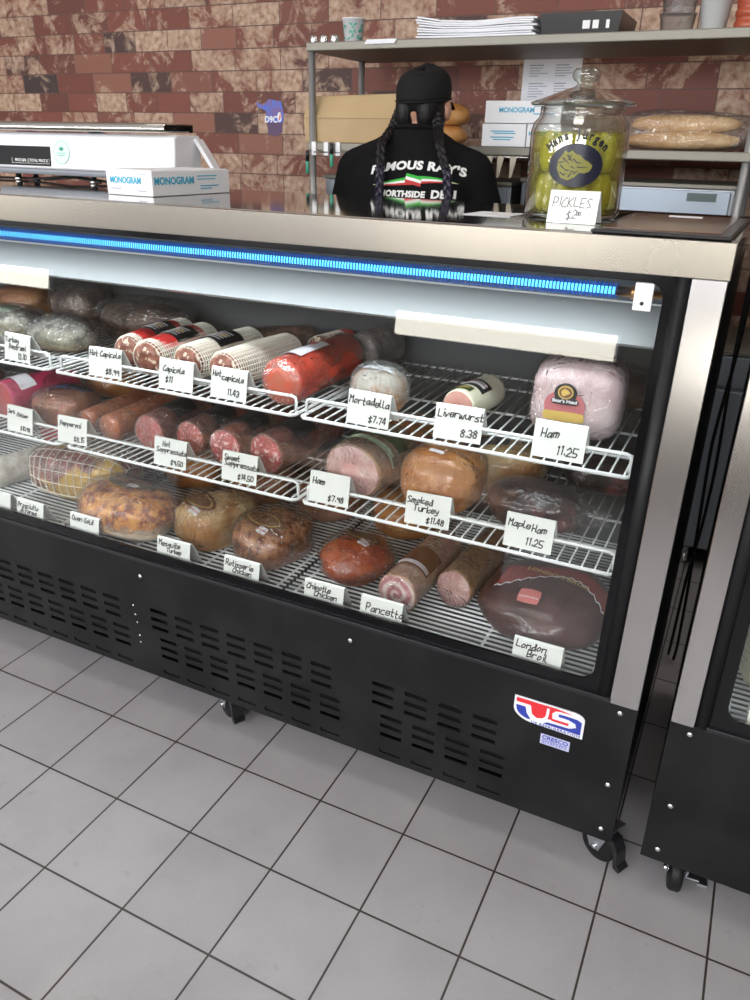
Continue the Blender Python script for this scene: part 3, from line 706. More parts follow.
meat('salami_skin', (.15, .045, .03), (.34, .15, .11), 22, coat=.6, bump=.4, c3=(.10, .03, .025), s3=10)
meat('pepperoni', (.38, .10, .035), (.50, .17, .07), 12, coat=.7, bump=.2)
meat('turkey_orange', (.42, .15, .035), (.58, .27, .085), 9, coat=.9, bump=.3, c3=(.40, .13, .04), s3=7)
meat('dark_ham', (.012, .008, .007), (.045, .022, .018), 20, coat=1.2, bump=.9, c3=(.26, .07, .07), s3=9, lo3=.60, hi3=.72)
meat('prosciutto', (.13, .025, .02), (.36, .09, .06), 12, coat=.8, bump=.3, c3=(.62, .38, .06), s3=6, lo3=.50, hi3=.54)
meat('roast_cream', (.56, .43, .28), (.70, .58, .42), 10, coat=.7, bump=.3)
meat('mesquite', (.54, .36, .17), (.74, .57, .34), 9, coat=.7, bump=.35, c3=(.42, .19, .06), s3=6, lo3=.48, hi3=.6)
meat('rotisserie', (.17, .05, .02), (.34, .13, .055), 12, coat=.9, bump=.4, c3=(.38, .16, .10), s3=7)
meat('chipotle', (.32, .045, .012), (.50, .11, .025), 22, coat=.9, bump=.6, c3=(.24, .05, .02), s3=16)
meat('pancetta_skin', (.58, .33, .24), (.68, .45, .34), 12, coat=.6, bump=.2)
meat('london', (.035, .014, .013), (.085, .038, .035), 9, coat=.4, bump=.2, c3=(.11, .06, .06), s3=6)
meat('dark_roast', (.06, .035, .028), (.18, .11, .08), 14, coat=.8, bump=.6)
meat('grey_wrapped', (.16, .13, .12), (.34, .30, .28), 25, coat=.9, bump=.9)
meat('pepper_crust', (.10, .08, .06), (.50, .46, .38), 60, coat=.7, bump=.9, c3=(.40, .36, .22), s3=9)
meat('bread_crust', (.46, .25, .09), (.66, .44, .22), 7, coat=.2, bump=.2)
meat('bun_orange', (.48, .19, .05), (.60, .30, .10), 8, coat=.3, bump=.2)
pm('net_cord', (.82, .78, .68), .7); pm('label_black', (.02, .02, .02), .3, coat=.5); pm('label_gold', (.55, .38, .10), .35, coat=.5); pm('label_red', (.50, .03, .03), .35, coat=.5)
pm('label_field_pink', (.42, .13, .14), .4); pm('label_green', (.42, .52, .36), .4); pm('label_dkgreen', (.05, .07, .02), .4); pm('label_white', (.78, .76, .80), .35, coat=.5); pm('label_pink', (.62, .18, .17), .4); pm('label_blue', (.04, .10, .30), .35, coat=.5)
pm('label_magenta', (.55, .04, .12), .35, coat=.4); pm('label_brown', (.16, .07, .035), .4, coat=.5); pm('label_maroon', (.22, .03, .025), .45)
# browned top over a pale base: one skin colour by height of the roast itself (browning)
def browned(name, pale, brown, dark, z0, z1):
    m, nt, b = nmat(name); tc = N(nt, 'ShaderNodeTexCoord'); sp = N(nt, 'ShaderNodeSeparateXYZ'); nt.links.new(tc.outputs['Object'], sp.inputs[0])
    n = N(nt, 'ShaderNodeTexNoise', Scale=38.0, Detail=5.0, Roughness=.7); nt.links.new(tc.outputs['Object'], n.inputs['Vector'])
    ma = N(nt, 'ShaderNodeMath', operation='MULTIPLY_ADD'); ma.inputs[1].default_value = .07; nt.links.new(n.outputs['Fac'], ma.inputs[0]); nt.links.new(sp.outputs['Z'], ma.inputs[2])
    mr = N(nt, 'ShaderNodeMapRange'); mr.inputs['From Min'].default_value = z0+.025; mr.inputs['From Max'].default_value = z1+.025; nt.links.new(ma.outputs[0], mr.inputs['Value'])
    tp = ramp(nt, n.outputs['Fac'], [(.42, dark), (.50, brown), (.60, (brown[0]*1.4, brown[1]*2.0, brown[2]*3.0))])
    mx = N(nt, 'ShaderNodeMix', data_type='RGBA'); nt.links.new(mr.outputs[0], mx.inputs[0]); mx.inputs[6].default_value = c4(pale); nt.links.new(tp, mx.inputs[7])
    nt.links.new(mx.outputs[2], b.inputs['Base Color']); b.inputs['Roughness'].default_value = .35; b.inputs['Coat Weight'].default_value = .8; b.inputs['Coat Roughness'].default_value = .1
    bp = N(nt, 'ShaderNodeBump', Strength=.5, Distance=.006); nt.links.new(n.outputs['Fac'], bp.inputs['Height']); nt.links.new(bp.outputs['Normal'], b.inputs['Normal']); nt.links.new(bp.outputs['Normal'], b.inputs['Coat Normal'])
browned('oven_gold', (.76, .65, .50), (.60, .20, .030), (.20, .035, .006), .030, .062)
browned('rot_brown', (.44, .23, .17), (.30, .10, .03), (.10, .025, .008), .042, .056)
def spiral_mat():
    m, nt, b = nmat('pancetta_face'); v = coords(nt)
    sp = N(nt, 'ShaderNodeSeparateXYZ'); nt.links.new(v, sp.inputs[0])
    zz = N(nt, 'ShaderNodeMath', operation='SUBTRACT'); zz.inputs[1].default_value = .045; nt.links.new(sp.outputs['Z'], zz.inputs[0])
    at = N(nt, 'ShaderNodeMath', operation='ARCTAN2'); nt.links.new(zz.outputs[0], at.inputs[0]); nt.links.new(sp.outputs['X'], at.inputs[1])
    x2 = N(nt, 'ShaderNodeMath', operation='POWER'); x2.inputs[1].default_value = 2; nt.links.new(sp.outputs['X'], x2.inputs[0])
    z2 = N(nt, 'ShaderNodeMath', operation='POWER'); z2.inputs[1].default_value = 2; nt.links.new(zz.outputs[0], z2.inputs[0])
    ad = N(nt, 'ShaderNodeMath', operation='ADD'); nt.links.new(x2.outputs[0], ad.inputs[0]); nt.links.new(z2.outputs[0], ad.inputs[1])
    sq = N(nt, 'ShaderNodeMath', operation='SQRT'); nt.links.new(ad.outputs[0], sq.inputs[0])
    k = N(nt, 'ShaderNodeMath', operation='MULTIPLY'); k.inputs[1].default_value = 2*PI/.021; nt.links.new(sq.outputs[0], k.inputs[0])
    n = N(nt, 'ShaderNodeTexNoise', Scale=35.0); nt.links.new(v, n.inputs['Vector']); nn = N(nt, 'ShaderNodeMath', operation='MULTIPLY'); nn.inputs[1].default_value = 4; nt.links.new(n.outputs['Fac'], nn.inputs[0])
    s1 = N(nt, 'ShaderNodeMath', operation='SUBTRACT'); nt.links.new(k.outputs[0], s1.inputs[0]); nt.links.new(at.outputs[0], s1.inputs[1])
    s2 = N(nt, 'ShaderNodeMath', operation='ADD'); nt.links.new(s1.outputs[0], s2.inputs[0]); nt.links.new(nn.outputs[0], s2.inputs[1])
    sn = N(nt, 'ShaderNodeMath', operation='SINE'); nt.links.new(s2.outputs[0], sn.inputs[0])
    mr = N(nt, 'ShaderNodeMapRange'); mr.inputs['From Min'].default_value = -1; nt.links.new(sn.outputs[0], mr.inputs['Value'])
    nt.links.new(ramp(nt, mr.outputs[0], [(.25, (.52, .20, .22)), (.55, (.60, .32, .32)), (.72, (.80, .64, .60))]), b.inputs['Base Color'])
    b.inputs['Roughness'].default_value = .35; b.inputs['Coat Weight'].default_value = .5
spiral_mat()

def wrap_child(t, rad, p, seed, mat='wrap', k=1.035, z=0, amp=.03, taper=0, crumple=.035, y0=0):
    m = blob_mb((rad[0]*k, rad[1]*k, rad[2]*k), p, amp, 1.5, seed, 4, .96, taper, crumple)
    m.xf(T(0, y0, -.001)); return m.build('plastic_wrap', mat, t)
def roast(name, label, cat, x, y, z, rad, mat, p=2.3, amp=.05, seed=1, rz=0, taper=0, flat=.75, wrap='wrap', group=None, wk=1.03, sub=4, body='body', ns=1.5, rx=0):
    t = thing(name, label, cat, (x, y, z+.0012), R_(rz), group)
    mb = blob_mb(rad, p, amp, ns, seed, sub, flat, taper)
    mb.build(body, mat, t)
    if wrap: wrap_child(t, rad, p, seed, wrap, wk, taper=taper, amp=amp)
    return t, bvh(mb)
def log_mb(r, L, seed=0, amp=.03, cut=True, rz=1.0, seg=32, nl=16, rnd=.35, belly=0):
    """log along +y from y=0, resting on z=0; front end cut flat (or rounded), back rounded"""
    prof = []
    if not cut:
        for k in range(6): a = PI/2*k/6; prof.append((r*math.sin(a)*.999+.0005, r*rnd*(1-math.cos(a))))
    else: prof.append((r*.93, 0)); prof.append((r*.985, .003))
    for k in range(nl+1): prof.append((r*(1 + belly*math.sin(PI*k/nl)), .006 + (r*rnd if not cut else 0) + (L - r*rnd - .012 - (r*rnd if not cut else 0))*k/nl))
    for k in range(1, 7): a = PI/2*k/6; prof.append((max(r*math.cos(a), .0006), L - r*rnd + r*rnd*math.sin(a)))
    mb = MB().lathe(prof, (0, 0, 0), seg, 'y')
    off = Vector((seed*5.1, seed, 2.3*seed))
    vs = []
    for v in mb.v:
        k = 1 + amp*2*noise.noise(Vector((v.x/r, v.y/r*.7, v.z/r))*1.2 + off)
        q = Vector((v.x*k, v.y, v.z*k*rz)); q.z = max(q.z, -.93*r*rz); vs.append(q)
    zm = min(q.z for q in vs); mb.v = [Vector((q.x, q.y, q.z - zm)) for q in vs]; mb.zc = -zm
    return mb
def face_mb(r, zc, rz=1, bulge=.003, seg=32):
    prof = [(.0005, -bulge)] + [(r*.93*k/5, -bulge*(1-(k/5)**2)-.0008) for k in range(1, 6)]
    mb = MB().lathe(prof, (0, 0, 0), seg, 'y', cap=False)
    mb.v = [Vector((v.x, v.y, max(v.z*rz, -.9*r*rz) + zc)) for v in mb.v]
    return mb
def netting(mb, t, nx, name='netting', mat='net_cord', th=.0016, rot=0, k=1.015):
    """cord grid around a log: coarse copy with a wireframe modifier"""
    o = mb.build(name, mat, t); w = o.modifiers.new('w', 'WIREFRAME'); w.thickness = th; w.use_even_offset = False; w.use_boundary = True
    return o
def log(name, label, cat, x, y, z, r, L, side, face=None, rz=0, seed=1, amp=.03, el=1.0, group=None, wrap=None, belly=0, body='casing', bulge=.003):
    t = thing(name, label, cat, (x, y, z+.0012), R_(rz), group)
    mb = log_mb(r, L, seed, amp, face is not None, el, belly=belly); zc = mb.zc; tr = bvh(mb)
    mb.build(body, side, t)
    if face: face_mb(r, zc, el, bulge).build('cut_face', face, t)
    if wrap:
        w = log_mb(r*1.03, L+.006, seed+9, amp*1.4, True, el, belly=belly); w.xf(T(0, -.006, -.001)); w.build('plastic_wrap', wrap, t)
        gt = MB()
    return t, tr, zc
def wrap_tail(t, p0, d, n=9, mat='wrap', L=.04, r0=.02, seed=0):
    """gathered end of cling film"""
    rg = random.Random(seed); m = MB(); p0 = Vector(p0); d = Vector(d).normalized(); a = d.orthogonal().normalized(); b = d.cross(a)
    rings = []
    for k in range(5):
        s = k/4; rr = r0*(1-s)**1.5 + .004 + .012*s*s
        rings.append([p0 + d*L*s + (a*math.cos(2*PI*i/14)+b*math.sin(2*PI*i/14))*rr*rg.uniform(.6, 1.3) for i in range(14)])
    vs = [q for g in rings for q in g]; fs = [(k*14+i, k*14+(i+1) % 14, (k+1)*14+(i+1) % 14, (k+1)*14+i) for k in range(4) for i in range(14)]
    m.add(vs, fs, 0, True).build('wrap_tail', mat, t)
def netgrid(r, L, el, zc, n_around, n_along, k=1.02, y0=0.0, endcap=True, skew=0, belly=0):
    m = MB(); vs = []; fs = []
    prof = []
    if endcap: prof += [(.25, y0-.004), (.62, y0-.003)]
    for j in range(n_along+1): 
        prof.append((1.0*(1+belly*math.sin(PI*j/n_along)) if 0 < j < n_along else .93, y0 + (L)*j/n_along))
    prof += [(.6, y0+L+.004)]
    for q, (s, y) in enumerate(prof):
        for i in range(n_around):
            a = 2*PI*(i + skew*q)/n_around; x = r*k*s*math.cos(a); z = r*k*s*math.sin(a)*el
            vs.append((x, y, max(z, -.93*r*el + .004) + zc))
    for q in range(len(prof)-1):
        for i in range(n_around):
            j = (i+1) % n_around; fs.append((q*n_around+i, q*n_around+j, (q+1)*n_around+j, (q+1)*n_around+i))
    return m.add(vs, fs)
PT = lambda x, y, z, tilt, q=0: T(x, y, z) @ RX(-tilt) @ T(0, -.14, 0) @ RY(q)
FR = lambda x, z, y=-.2, rx=0, rz=0: T(x, y, z) @ RZ(rz) @ RX(rx)
def lettering(body, size, bold=.02, **k): return text_mb(body, size, bold, .0002, **k)

# ---- top row, right section
t, tr = roast('ham', 'large pale pink ham half with round crest label standing on the top shelf', 'ham', 1.232, .375, Z1, (.090, .062, .079), 'ham_pink', p=4.2, amp=.015, seed=3, rz=2, flat=.93, wrap='wrap', wk=1.025)
M = FR(-.016, .078)
patch(t, tr, M @ T(0, 0, -.010), sheet(.080, .064, shape='ell'), 'label_field', 'label_field_pink', .0030)
patch(t, tr, M @ T(.0, 0, -.030), sheet(.082, .020, shape='round'), 'label_band', 'label_gold', .0042)
patch(t, tr, M @ T(0, 0, .017), sheet(.044, .040, shape='ell'), 'crest_ring', 'label_black', .0048)
patch(t, tr, M @ T(0, 0, .019), sheet(.030, .026, shape='ell'), 'crest_ring', 'label_gold', .0056)
patch(t, tr, M @ T(0, 0, .019), sheet(.025, .021, shape='ell'), 'crest_centre', 'label_brown', .0062)
def boar_head(s=1):
    pts = [(-1, .1), (-.8, .5), (-.35, .75), (-.15, 1.0), (.05, .7), (.4, .65), (.75, .35), (1.0, .1), (1.0, -.1), (.7, -.25), (.75, -.4), (.5, -.45), (.3, -.4), (0, -.75), (-.45, -.85), (-.85, -.5)]
    return MB().prism([(a*s, b*s) for a, b in pts], -.0003, 0, 'y')
conform(boar_head(.0085), M @ T(0, 0, .019), tr, .0069).build('crest_animal', 'label_gold', t)
patch(t, tr, M @ T(0, 0, .001), sheet(.052, .013, shape='round'), 'name_band', 'label_black', .0055)
conform(lettering("Boar's Head", .0098, .02), M @ T(0, 0, .0015), tr, .0063).build('label_lettering', 'label_white', t)
t, tr, zc = log('liverwurst', 'cream coloured liverwurst sausage with cut end and black label on the top shelf', 'sausage', 1.004, .300, Z1, .037, .165, 'liver_casing', 'liver_cut', rz=-7, seed=2, amp=.01)
ML = PT(0, .045, .09, 90) @ RZ(0)
patch(t, tr, PT(0, .070, .09, 90), sheet(.062, .048), 'label', 'label_black', .0012)
patch(t, tr, PT(0, .072, .09, 90), sheet(.052, .020), 'label_band', 'label_white', .0020)
conform(lettering('LIVERWURST', .0095, .02), PT(0, .073, .09, 90), tr, .0028).build('label_lettering', 'label_maroon', t)
patch(t, tr, PT(-.004, .024, .09, 90), sheet(.042, .022), 'label', 'label_dkgreen', .0012)
conform(lettering('WURST', .009, .02), PT(-.004, .024, .09, 90), tr, .0022).build('label_lettering', 'label_gold', t)
t, tr = roast('mortadella', 'round white wrapped mortadella piece with brownish patches, beside the red log', 'sausage', .823, .305, Z1, (.062, .060, .052), 'mort_white', p=2.3, amp=.03, seed=5, flat=.8, wrap='wrap_milky', wk=1.04)
patch(t, tr, PT(0, -.012, .09, 78), sheet(.070, .018, shape='round'), 'label', 'label_white', .004)
conform(lettering('Mortadella', .009, .0), PT(0, -.012, .09, 78), tr, .0045).build('label_lettering', 'label_green', t)
# ---- top row, centre section
t, tr, zc = log('red_sausage_log', 'big bright red cased sausage log with a white label on top', 'sausage', .618, .232, Z1, .052, .305, 'red_casing', 'red_end', rz=-1, seed=4, amp=.02, wrap='wrap', bulge=.010)
patch(t, tr, PT(-.012, .112, .09, 82, 0), sheet(.066, .125), 'label', 'label_white', .0035)
conform(sheet(.020, .018, 6, 6, 'ell'), PT(-.006, .150, .09, 82), tr, .0045).build('label_mark', 'label_red', t)
def netlog(label, x, y, r, L, rz, side, seed, red=False, black=True, group='netted capicola logs'):
    t, tr, zc = log('capicola', label, 'sausage', x, y, Z1, r, L, side, None, rz=rz, seed=seed, amp=.03, el=.95, belly=.05)
    netting(netgrid(r, L-.02, .95, zc, 26, int(L/.008), 1.025, .010, belly=.05), t, 0, th=.0034)
    if red: patch(t, tr, PT(0, L*.45, .09, 90), sheet(r*1.9, L*.62), 'red_wrapper', 'capicola_red', .003)
    if black:
        patch(t, tr, PT(0, L*.50, .09, 90), sheet(r*1.75, L*.34), 'label', 'label_black', .0045)
        patch(t, tr, PT(r*.25, L*.50, .09, 90), sheet(r*.5, L*.10, shape='ell'), 'label_crest', 'label_gold', .0055)
        lt = MB()
        for k in range(5): join_mb(lt, sheet(r*1.3, .0035, 6, 1).xf(T(0, 0, (k-2)*.013)))
        conform(lt, PT(-r*.1, L*.48, .09, 90), tr, .0058).build('label_rule', 'label_gold' if k % 2 else 'label_white', t)
    return t
netlog('white netted capicola log lying beside the red log', .432, .262, .044, .27, -6, 'capicola', 11, black=False)
netlog('netted capicola log with a broad black label, second left of the red log', .322, .272, .044, .27, -3, 'capicola', 12)
netlog('netted capicola log in red wrapper with black label, nearer of two red ones', .208, .262, .043, .27, 3, 'capicola', 13, red=True)
netlog('netted capicola log in red wrapper, leftmost of the centre top shelf', .112, .300, .040, .27, 5, 'capicola', 14, red=True)
t, tr, zc = log('wrapped_log', 'grey film-wrapped log lying behind the red sausage log', 'sausage', .648, .548, Z1, .050, .16, 'grey_wrapped', None, rz=-6, seed=21, amp=.03, wrap='wrap_milky')
t, tr, zc = log('wrapped_log', 'netted sausage end with a red tip behind the red log', 'sausage', .512, .565, Z1, .036, .14, 'capicola', None, rz=-10, seed=22)
netting(netgrid(.036, .10, 1, zc, 18, 9, 1.03, .005), t, 0, th=.0018)
patch(t, tr, PT(0, .13, .09, 90), sheet(.07, .06), 'red_tip', 'capicola_red', .002)
t, tr, zc = log('wrapped_log', 'clear-wrapped brown log at the back of the centre top shelf', 'sausage', .325, .545, Z1, .040, .18, 'dark_roast', None, rz=-50, seed=23, wrap='wrap')
# bags at the left of the top row
t, tr = roast('bagged_meat', 'dark meat in a crinkled clear bag behind the netted red logs', 'wrapped meat', -.085, .600, Z1, (.135, .085, .052), 'dark_roast', p=2.3, amp=.08, seed=31, rz=10, wrap='bag_film', wk=1.10)
t, tr = roast('pastrami', 'pepper-crusted pastrami in shiny wrap behind the Turkey Pastrami card', 'wrapped meat', -.170, .370, Z1, (.098, .080, .042), 'pepper_crust', p=2.5, amp=.06, seed=32, rz=-10, wrap='wrap_milky', wk=1.05)
t, tr = roast('pastrami', 'pale pepper-crusted meat at the far left of the top shelf', 'wrapped meat', -.390, .375, Z1, (.095, .080, .046), 'pepper_crust', p=2.4, amp=.06, seed=33, rz=20, wrap='wrap_milky', wk=1.05)
patch(t, tr, PT(.0, -.01, .09, 80), sheet(.10, .07, shape='ell'), 'label', 'label_green', .006)
t, tr = roast('bagged_meat', 'dark bagged roast at the back left of the top shelf', 'wrapped meat', -.355, .625, Z1, (.09, .08, .062), 'dark_roast', p=2.4, amp=.07, seed=34, rz=0, wrap='bag_film', wk=1.08)
t, tr = roast('bagged_meat', 'reddish roast at the far back left of the top shelf', 'wrapped meat', -.575, .600, Z1, (.10, .08, .055), 'turkey_orange', p=2.4, amp=.07, seed=35, rz=0, wrap='bag_film', wk=1.06)
t, tr = roast('dark_roast', 'dark roast half hidden behind the pink ham', 'wrapped meat', 1.245, .610, Z1, (.105, .070, .045), 'dark_roast', p=2.6, amp=.05, seed=36, wrap='wrap')
# ---- middle row
t, tr, zc = log('red_wrapped_meat', 'red and magenta printed sausage pack at the left of the middle shelf', 'sausage', -.338, .270, Z2, .052, .24, 'label_magenta', 'label_red', rz=-8, seed=41, amp=.03, wrap='wrap')
patch(t, tr, PT(.0, .06, .09, 90), sheet(.09, .05), 'label', 'label_white', .004)
t, tr = roast('jerk_chicken', 'dark reddish jerk chicken with a blue and black label', 'poultry roast', -.174, .350, Z2, (.088, .085, .048), 'rotisserie', p=2.4, amp=.05, seed=42, rz=10)
patch(t, tr, PT(0, .03, .09, 80) , sheet(.13, .07, shape='round'), 'label', 'label_blue', .005)
patch(t, tr, PT(.03, .02, .09, 80) , sheet(.06, .04, shape='round'), 'label', 'label_black', .006)
t, tr, zc = log('pepperoni', 'orange-brown pepperoni stick, left one of the pair', 'sausage', -.045, .292, Z2, .031, .36, 'pepperoni', None, rz=2, seed=43, amp=.01, group='pepperoni sticks', wrap='wrap')
t, tr, zc = log('pepperoni', 'orange-brown pepperoni stick beside the Hot Soppressata, right one of the pair', 'sausage', .060, .258, Z2, .037, .36, 'pepperoni', None, rz=1, seed=44, amp=.01, group='pepperoni sticks', wrap='wrap')
for k, (x, y, rr, mt, lab, kz) in enumerate([(.192, .268, .046, 'salami_cut', 'cut soppressata, leftmost of four, next to the pepperoni', 2), (.302, .292, .043, 'salami_cut', 'cut soppressata behind the Hot Soppressata card', 1),
        (.420, .278, .045, 'salami_cut2', 'bright red cut soppressata left of the Sweet Soppressata card', 3), (.535, .282, .048, 'salami_cut2', 'bright red cut soppressata nearest the ham, rightmost of four', -4)]):
    t, tr, zc = log('soppressata', lab, 'sausage', x, y, Z2, rr, .30, 'salami_skin', mt, rz=kz, seed=50+k, amp=.035, group='cut soppressata on the middle shelf', wrap='wrap', el=1.04)
    patch(t, tr, PT(0, .112, .09, 90), sheet(rr*1.75, .085), 'label', 'label_black', .003)
    wrap_tail(t, (-rr*.9, 0, .02), (-.5, -.6, -.1), seed=k, L=.02, r0=.015)
t, tr, zc = log('ham', 'oval pink ham half with cut face and pale green label on the middle shelf', 'ham', .778, .262, Z2, .074, .19, 'ham_side', 'ham_face', rz=-6, seed=61, amp=.035, el=.86, wrap='wrap', bulge=.006)
patch(t, tr, PT(0.0, .060, .09, 85), sheet(.15, .020, 24, 3), 'label_band', 'label_green', .004)
patch(t, tr, PT(0.0, .110, .09, 85), sheet(.15, .045, 24, 4), 'label_band', 'label_dkgreen', .0045)
t, tr = roast('smoked_turkey', 'round glossy orange smoked turkey breast in film', 'poultry roast', .972, .324, Z2, (.090, .080, .073), 'turkey_orange', p=2.6, amp=.035, seed=62, rz=-6, flat=.85, wk=1.03)
patch(t, tr, PT(.0, -.02, .09, 70), sheet(.034, .010), 'label', 'label_white', .004)
t, tr = roast('turkey_breast', 'tan roast turkey lying behind the smoked turkey', 'poultry roast', 1.050, .510, Z2, (.10, .085, .062), 'mesquite', p=2.4, amp=.05, seed=63, rz=20)
patch(t, tr, PT(-.05, -.02, .09, 75), sheet(.12, .05, shape='round'), 'label', 'label_black', .005)
t, tr = roast('maple_ham', 'very dark glossy maple ham with reddish marbling behind its card', 'ham', 1.180, .345, Z2, (.105, .078, .047), 'dark_ham', p=2.4, amp=.07, seed=64, rz=-8, wrap=None)
wrap_tail(t, (.09, -.01, .042), (1, .1, 0), L=.07, r0=.03, seed=8)
t, tr = roast('dark_roast', 'dark red roast at the back right of the middle shelf', 'wrapped meat', 1.270, .600, Z2, (.085, .08, .05), 'dark_ham', p=2.4, amp=.07, seed=65, rz=12)
for k, (x, y, mt, lab) in enumerate([(-.55, .36, 'rotisserie', 'brown roast at the far left of the middle shelf'), (-.23, .60, 'turkey_orange', 'orange roast at the back left of the middle shelf'), (.80, .585, 'turkey_orange', 'orange roast behind the oval ham on the middle shelf')]):
    roast('roast', lab, 'roast', x, y, Z2, (.09, .08, .055), mt, amp=.05, seed=70+k)
# ---- bottom row
t, tr, zc = log('white_salami', 'white floured salami at the left end of the case floor', 'sausage', -.392, .225, Z3, .045, .24, 'salami_white', None, rz=-14, seed=81, amp=.02)
t, tr = roast('wrapped_meat', 'red and green wrapped package behind the white salami', 'wrapped meat', -.42, .590, Z3, (.12, .09, .06), 'label_red', seed=82, amp=.06)
patch(t, tr, PT(.05, -.02, .09, 60), sheet(.07, .05), 'label', 'label_green', .005)
# prosciutto in string netting
rad = (.165, .095, .074)
t, tr = roast('prosciutto', 'boneless prosciutto with yellow fat tied in white string netting', 'ham', -.135, .345, Z3, rad, 'prosciutto', p=3.0, amp=.035, seed=83, rz=6, wrap='wrap', flat=.86, wk=1.02)
ng = MB(); vs = []; fs = []; NA, NL = 18, 13
for j in range(NL+1):
    u = -1 + 2*j/NL; u *= .985
    for i in range(NA):
        a = 2*PI*i/NA; d = Vector((0, math.cos(a), math.sin(a)))
        o_ = Vector((u*rad[0], 0, .058)); h = tr.ray_cast(o_ + d*.4, -d)
        q = h[0] + d*.0035 if h[0] else o_ + d*.01
        vs.append(q + Vector((0, 0, max(0, .002 - q.z))))
for j in range(NL):
    for i in range(NA): k2 = (i+1) % NA; fs.append((j*NA+i, j*NA+k2, (j+1)*NA+k2, (j+1)*NA+i))
netting(ng.add(vs, fs), t, 0, th=.0036)
# oven gold
rad = (.150, .098, .066)
t, tr = roast('oven_gold_turkey', 'large golden browned turkey breast with pale underside in film', 'poultry roast', .132, .224, Z3, rad, 'oven_gold', p=2.3, amp=.04, seed=84, rz=-3, flat=.8)
patch(t, tr, PT(.0, .035, .09, 76), sheet(.15, .080, shape='ell'), 'label', 'label_dkgreen', .006)
patch(t, tr, PT(.0, .037, .09, 76), sheet(.13, .064, shape='ell'), 'label_centre', 'label_brown', .0068)
patch(t, tr, PT(.03, .012, .09, 70, 0), sheet(.030, .014), 'shield', 'label_white', .0076)
def shield_label(t, tr, M, big=(.10, .05), c='label_black', txt=None, ring='label_gold'):
    patch(t, tr, M, sheet(big[0], big[1], shape='ell'), 'label', c, .0055)
    patch(t, tr, M @ T(0, 0, .0), sheet(big[0]*.86, big[1]*.72, shape='ell'), 'label_ring', ring, .0062)
    patch(t, tr, M, sheet(big[0]*.80, big[1]*.62, shape='ell'), 'label_centre', c, .0068)
    if txt: conform(lettering(txt, big[1]*.26, .02), M, tr, .0075).build('label_lettering', 'label_white', t)
    patch(t, tr, M @ T(.03, 0, -big[1]*.55), sheet(.028, .020, shape='round'), 'shield', 'label_white', .0072)
    conform(lettering("Boar's Head", .0055, .03), M @ T(.03, 0, -big[1]*.55), tr, .0082).build('label_lettering', 'label_red', t)
t, tr = roast('mesquite_turkey', 'tan net-marked turkey breast with dark shield label', 'poultry roast', .380, .285, Z3, (.082, .112, .067), 'mesquite', p=2.4, amp=.04, seed=85, rz=-20, flat=.82, taper=-.15)
shield_label(t, tr, PT(.0, -.035, .09, 62), (.11, .06), 'label_brown')
ngm = MB(); vs = []; fs = []; NA, NL = 16, 12
for j in range(NL+1):
    for i in range(NA):
        a = 2*PI*i/NA; d = Vector((math.cos(a), 0, math.sin(a))); o_ = Vector((0, -.125 + .245*j/NL, .055)); h = tr.ray_cast(o_ + d*.4, -d)
        q = h[0] + d*.001 if h[0] else o_; vs.append(q + Vector((0, 0, max(0, .002-q.z))))
for j in range(NL):
    for i in range(NA): k2 = (i+1) % NA; fs.append((j*NA+i, j*NA+k2, (j+1)*NA+k2, (j+1)*NA+i))
pm('net_thin', (.34, .20, .09), .6); netting(ngm.add(vs, fs), t, 0, mat='net_thin', th=.0020)
t, tr = roast('rotisserie_chicken', 'brown rotisserie chicken breast with orange-edged label', 'poultry roast', .562, .262, Z3, (.084, .104, .062), 'rot_brown', p=2.5, amp=.05, seed=86, rz=-14, flat=.85, wk=1.05)
shield_label(t, tr, PT(.0, -.015, .09, 62), (.12, .06), 'label_brown')
t, tr = roast('chipotle_chicken', 'orange-red chipotle chicken with spice crust', 'poultry roast', .778, .290, Z3, (.078, .090, .050), 'chipotle', p=2.4, amp=.06, seed=87, rz=-16, flat=.8, wk=1.06)
shield_label(t, tr, PT(.0, .02, .09, 78), (.10, .05), 'label_brown')
t, tr, zc = log('pancetta', 'rolled pancetta with spiral pink and white cut face', 'sausage', .932, .185, Z3, .047, .27, 'pancetta_skin', 'pancetta_face', rz=-3, seed=88, amp=.02, wrap='wrap')
patch(t, tr, PT(0, .100, .09, 90), sheet(.085, .085), 'label', 'label_brown', .003)
lt = MB()
for k in range(3): join_mb(lt, sheet(.082, .0022, 10, 1).xf(T(0, 0, -.036+k*.005)))
conform(lt, PT(0, .100, .09, 90), tr, .0042).build('label_rule', 'label_white', t)
t, tr, zc = log('cured_ham_roll', 'cured ham roll with mottled pink and fatty cut face beside the pancetta', 'ham', 1.036, .262, Z3, .043, .27, 'ham_side', 'ham_face', rz=-4, seed=89, amp=.04, el=1.1, wrap='wrap')
rad = (.138, .150, .060)
t, tr = roast('london_broil', 'large flat dark london broil with maroon label and scalloped band', 'roast beef', 1.236, .312, Z3, rad, 'london', p=2.2, amp=.04, seed=90, rz=0, flat=.7, wrap=None)
bd = MB(); n = 40; vs = []; fs = []
def bandline(u): return .045*math.sin(u*2.4+.9) + .004*math.sin(u*38)
for k in range(n+1):
    u = -1 + 2*k/n; vs += [(u*.115, -.0008, bandline(u) - .022), (u*.115, -.0008, bandline(u)*.6 + .035), (u*.115, 0, bandline(u) - .022), (u*.115, 0, bandline(u)*.6+.035)]
for k in range(n): a = 4*k; fs += [(a, a+4, a+5, a+1), (a+2, a+3, a+7, a+6)]
bmx = MB().add(vs, fs)
conform(bmx, PT(.015, .0, .09, 72, 8), tr, .004).build('label_band', 'label_maroon', t)
vs = []; fs = []
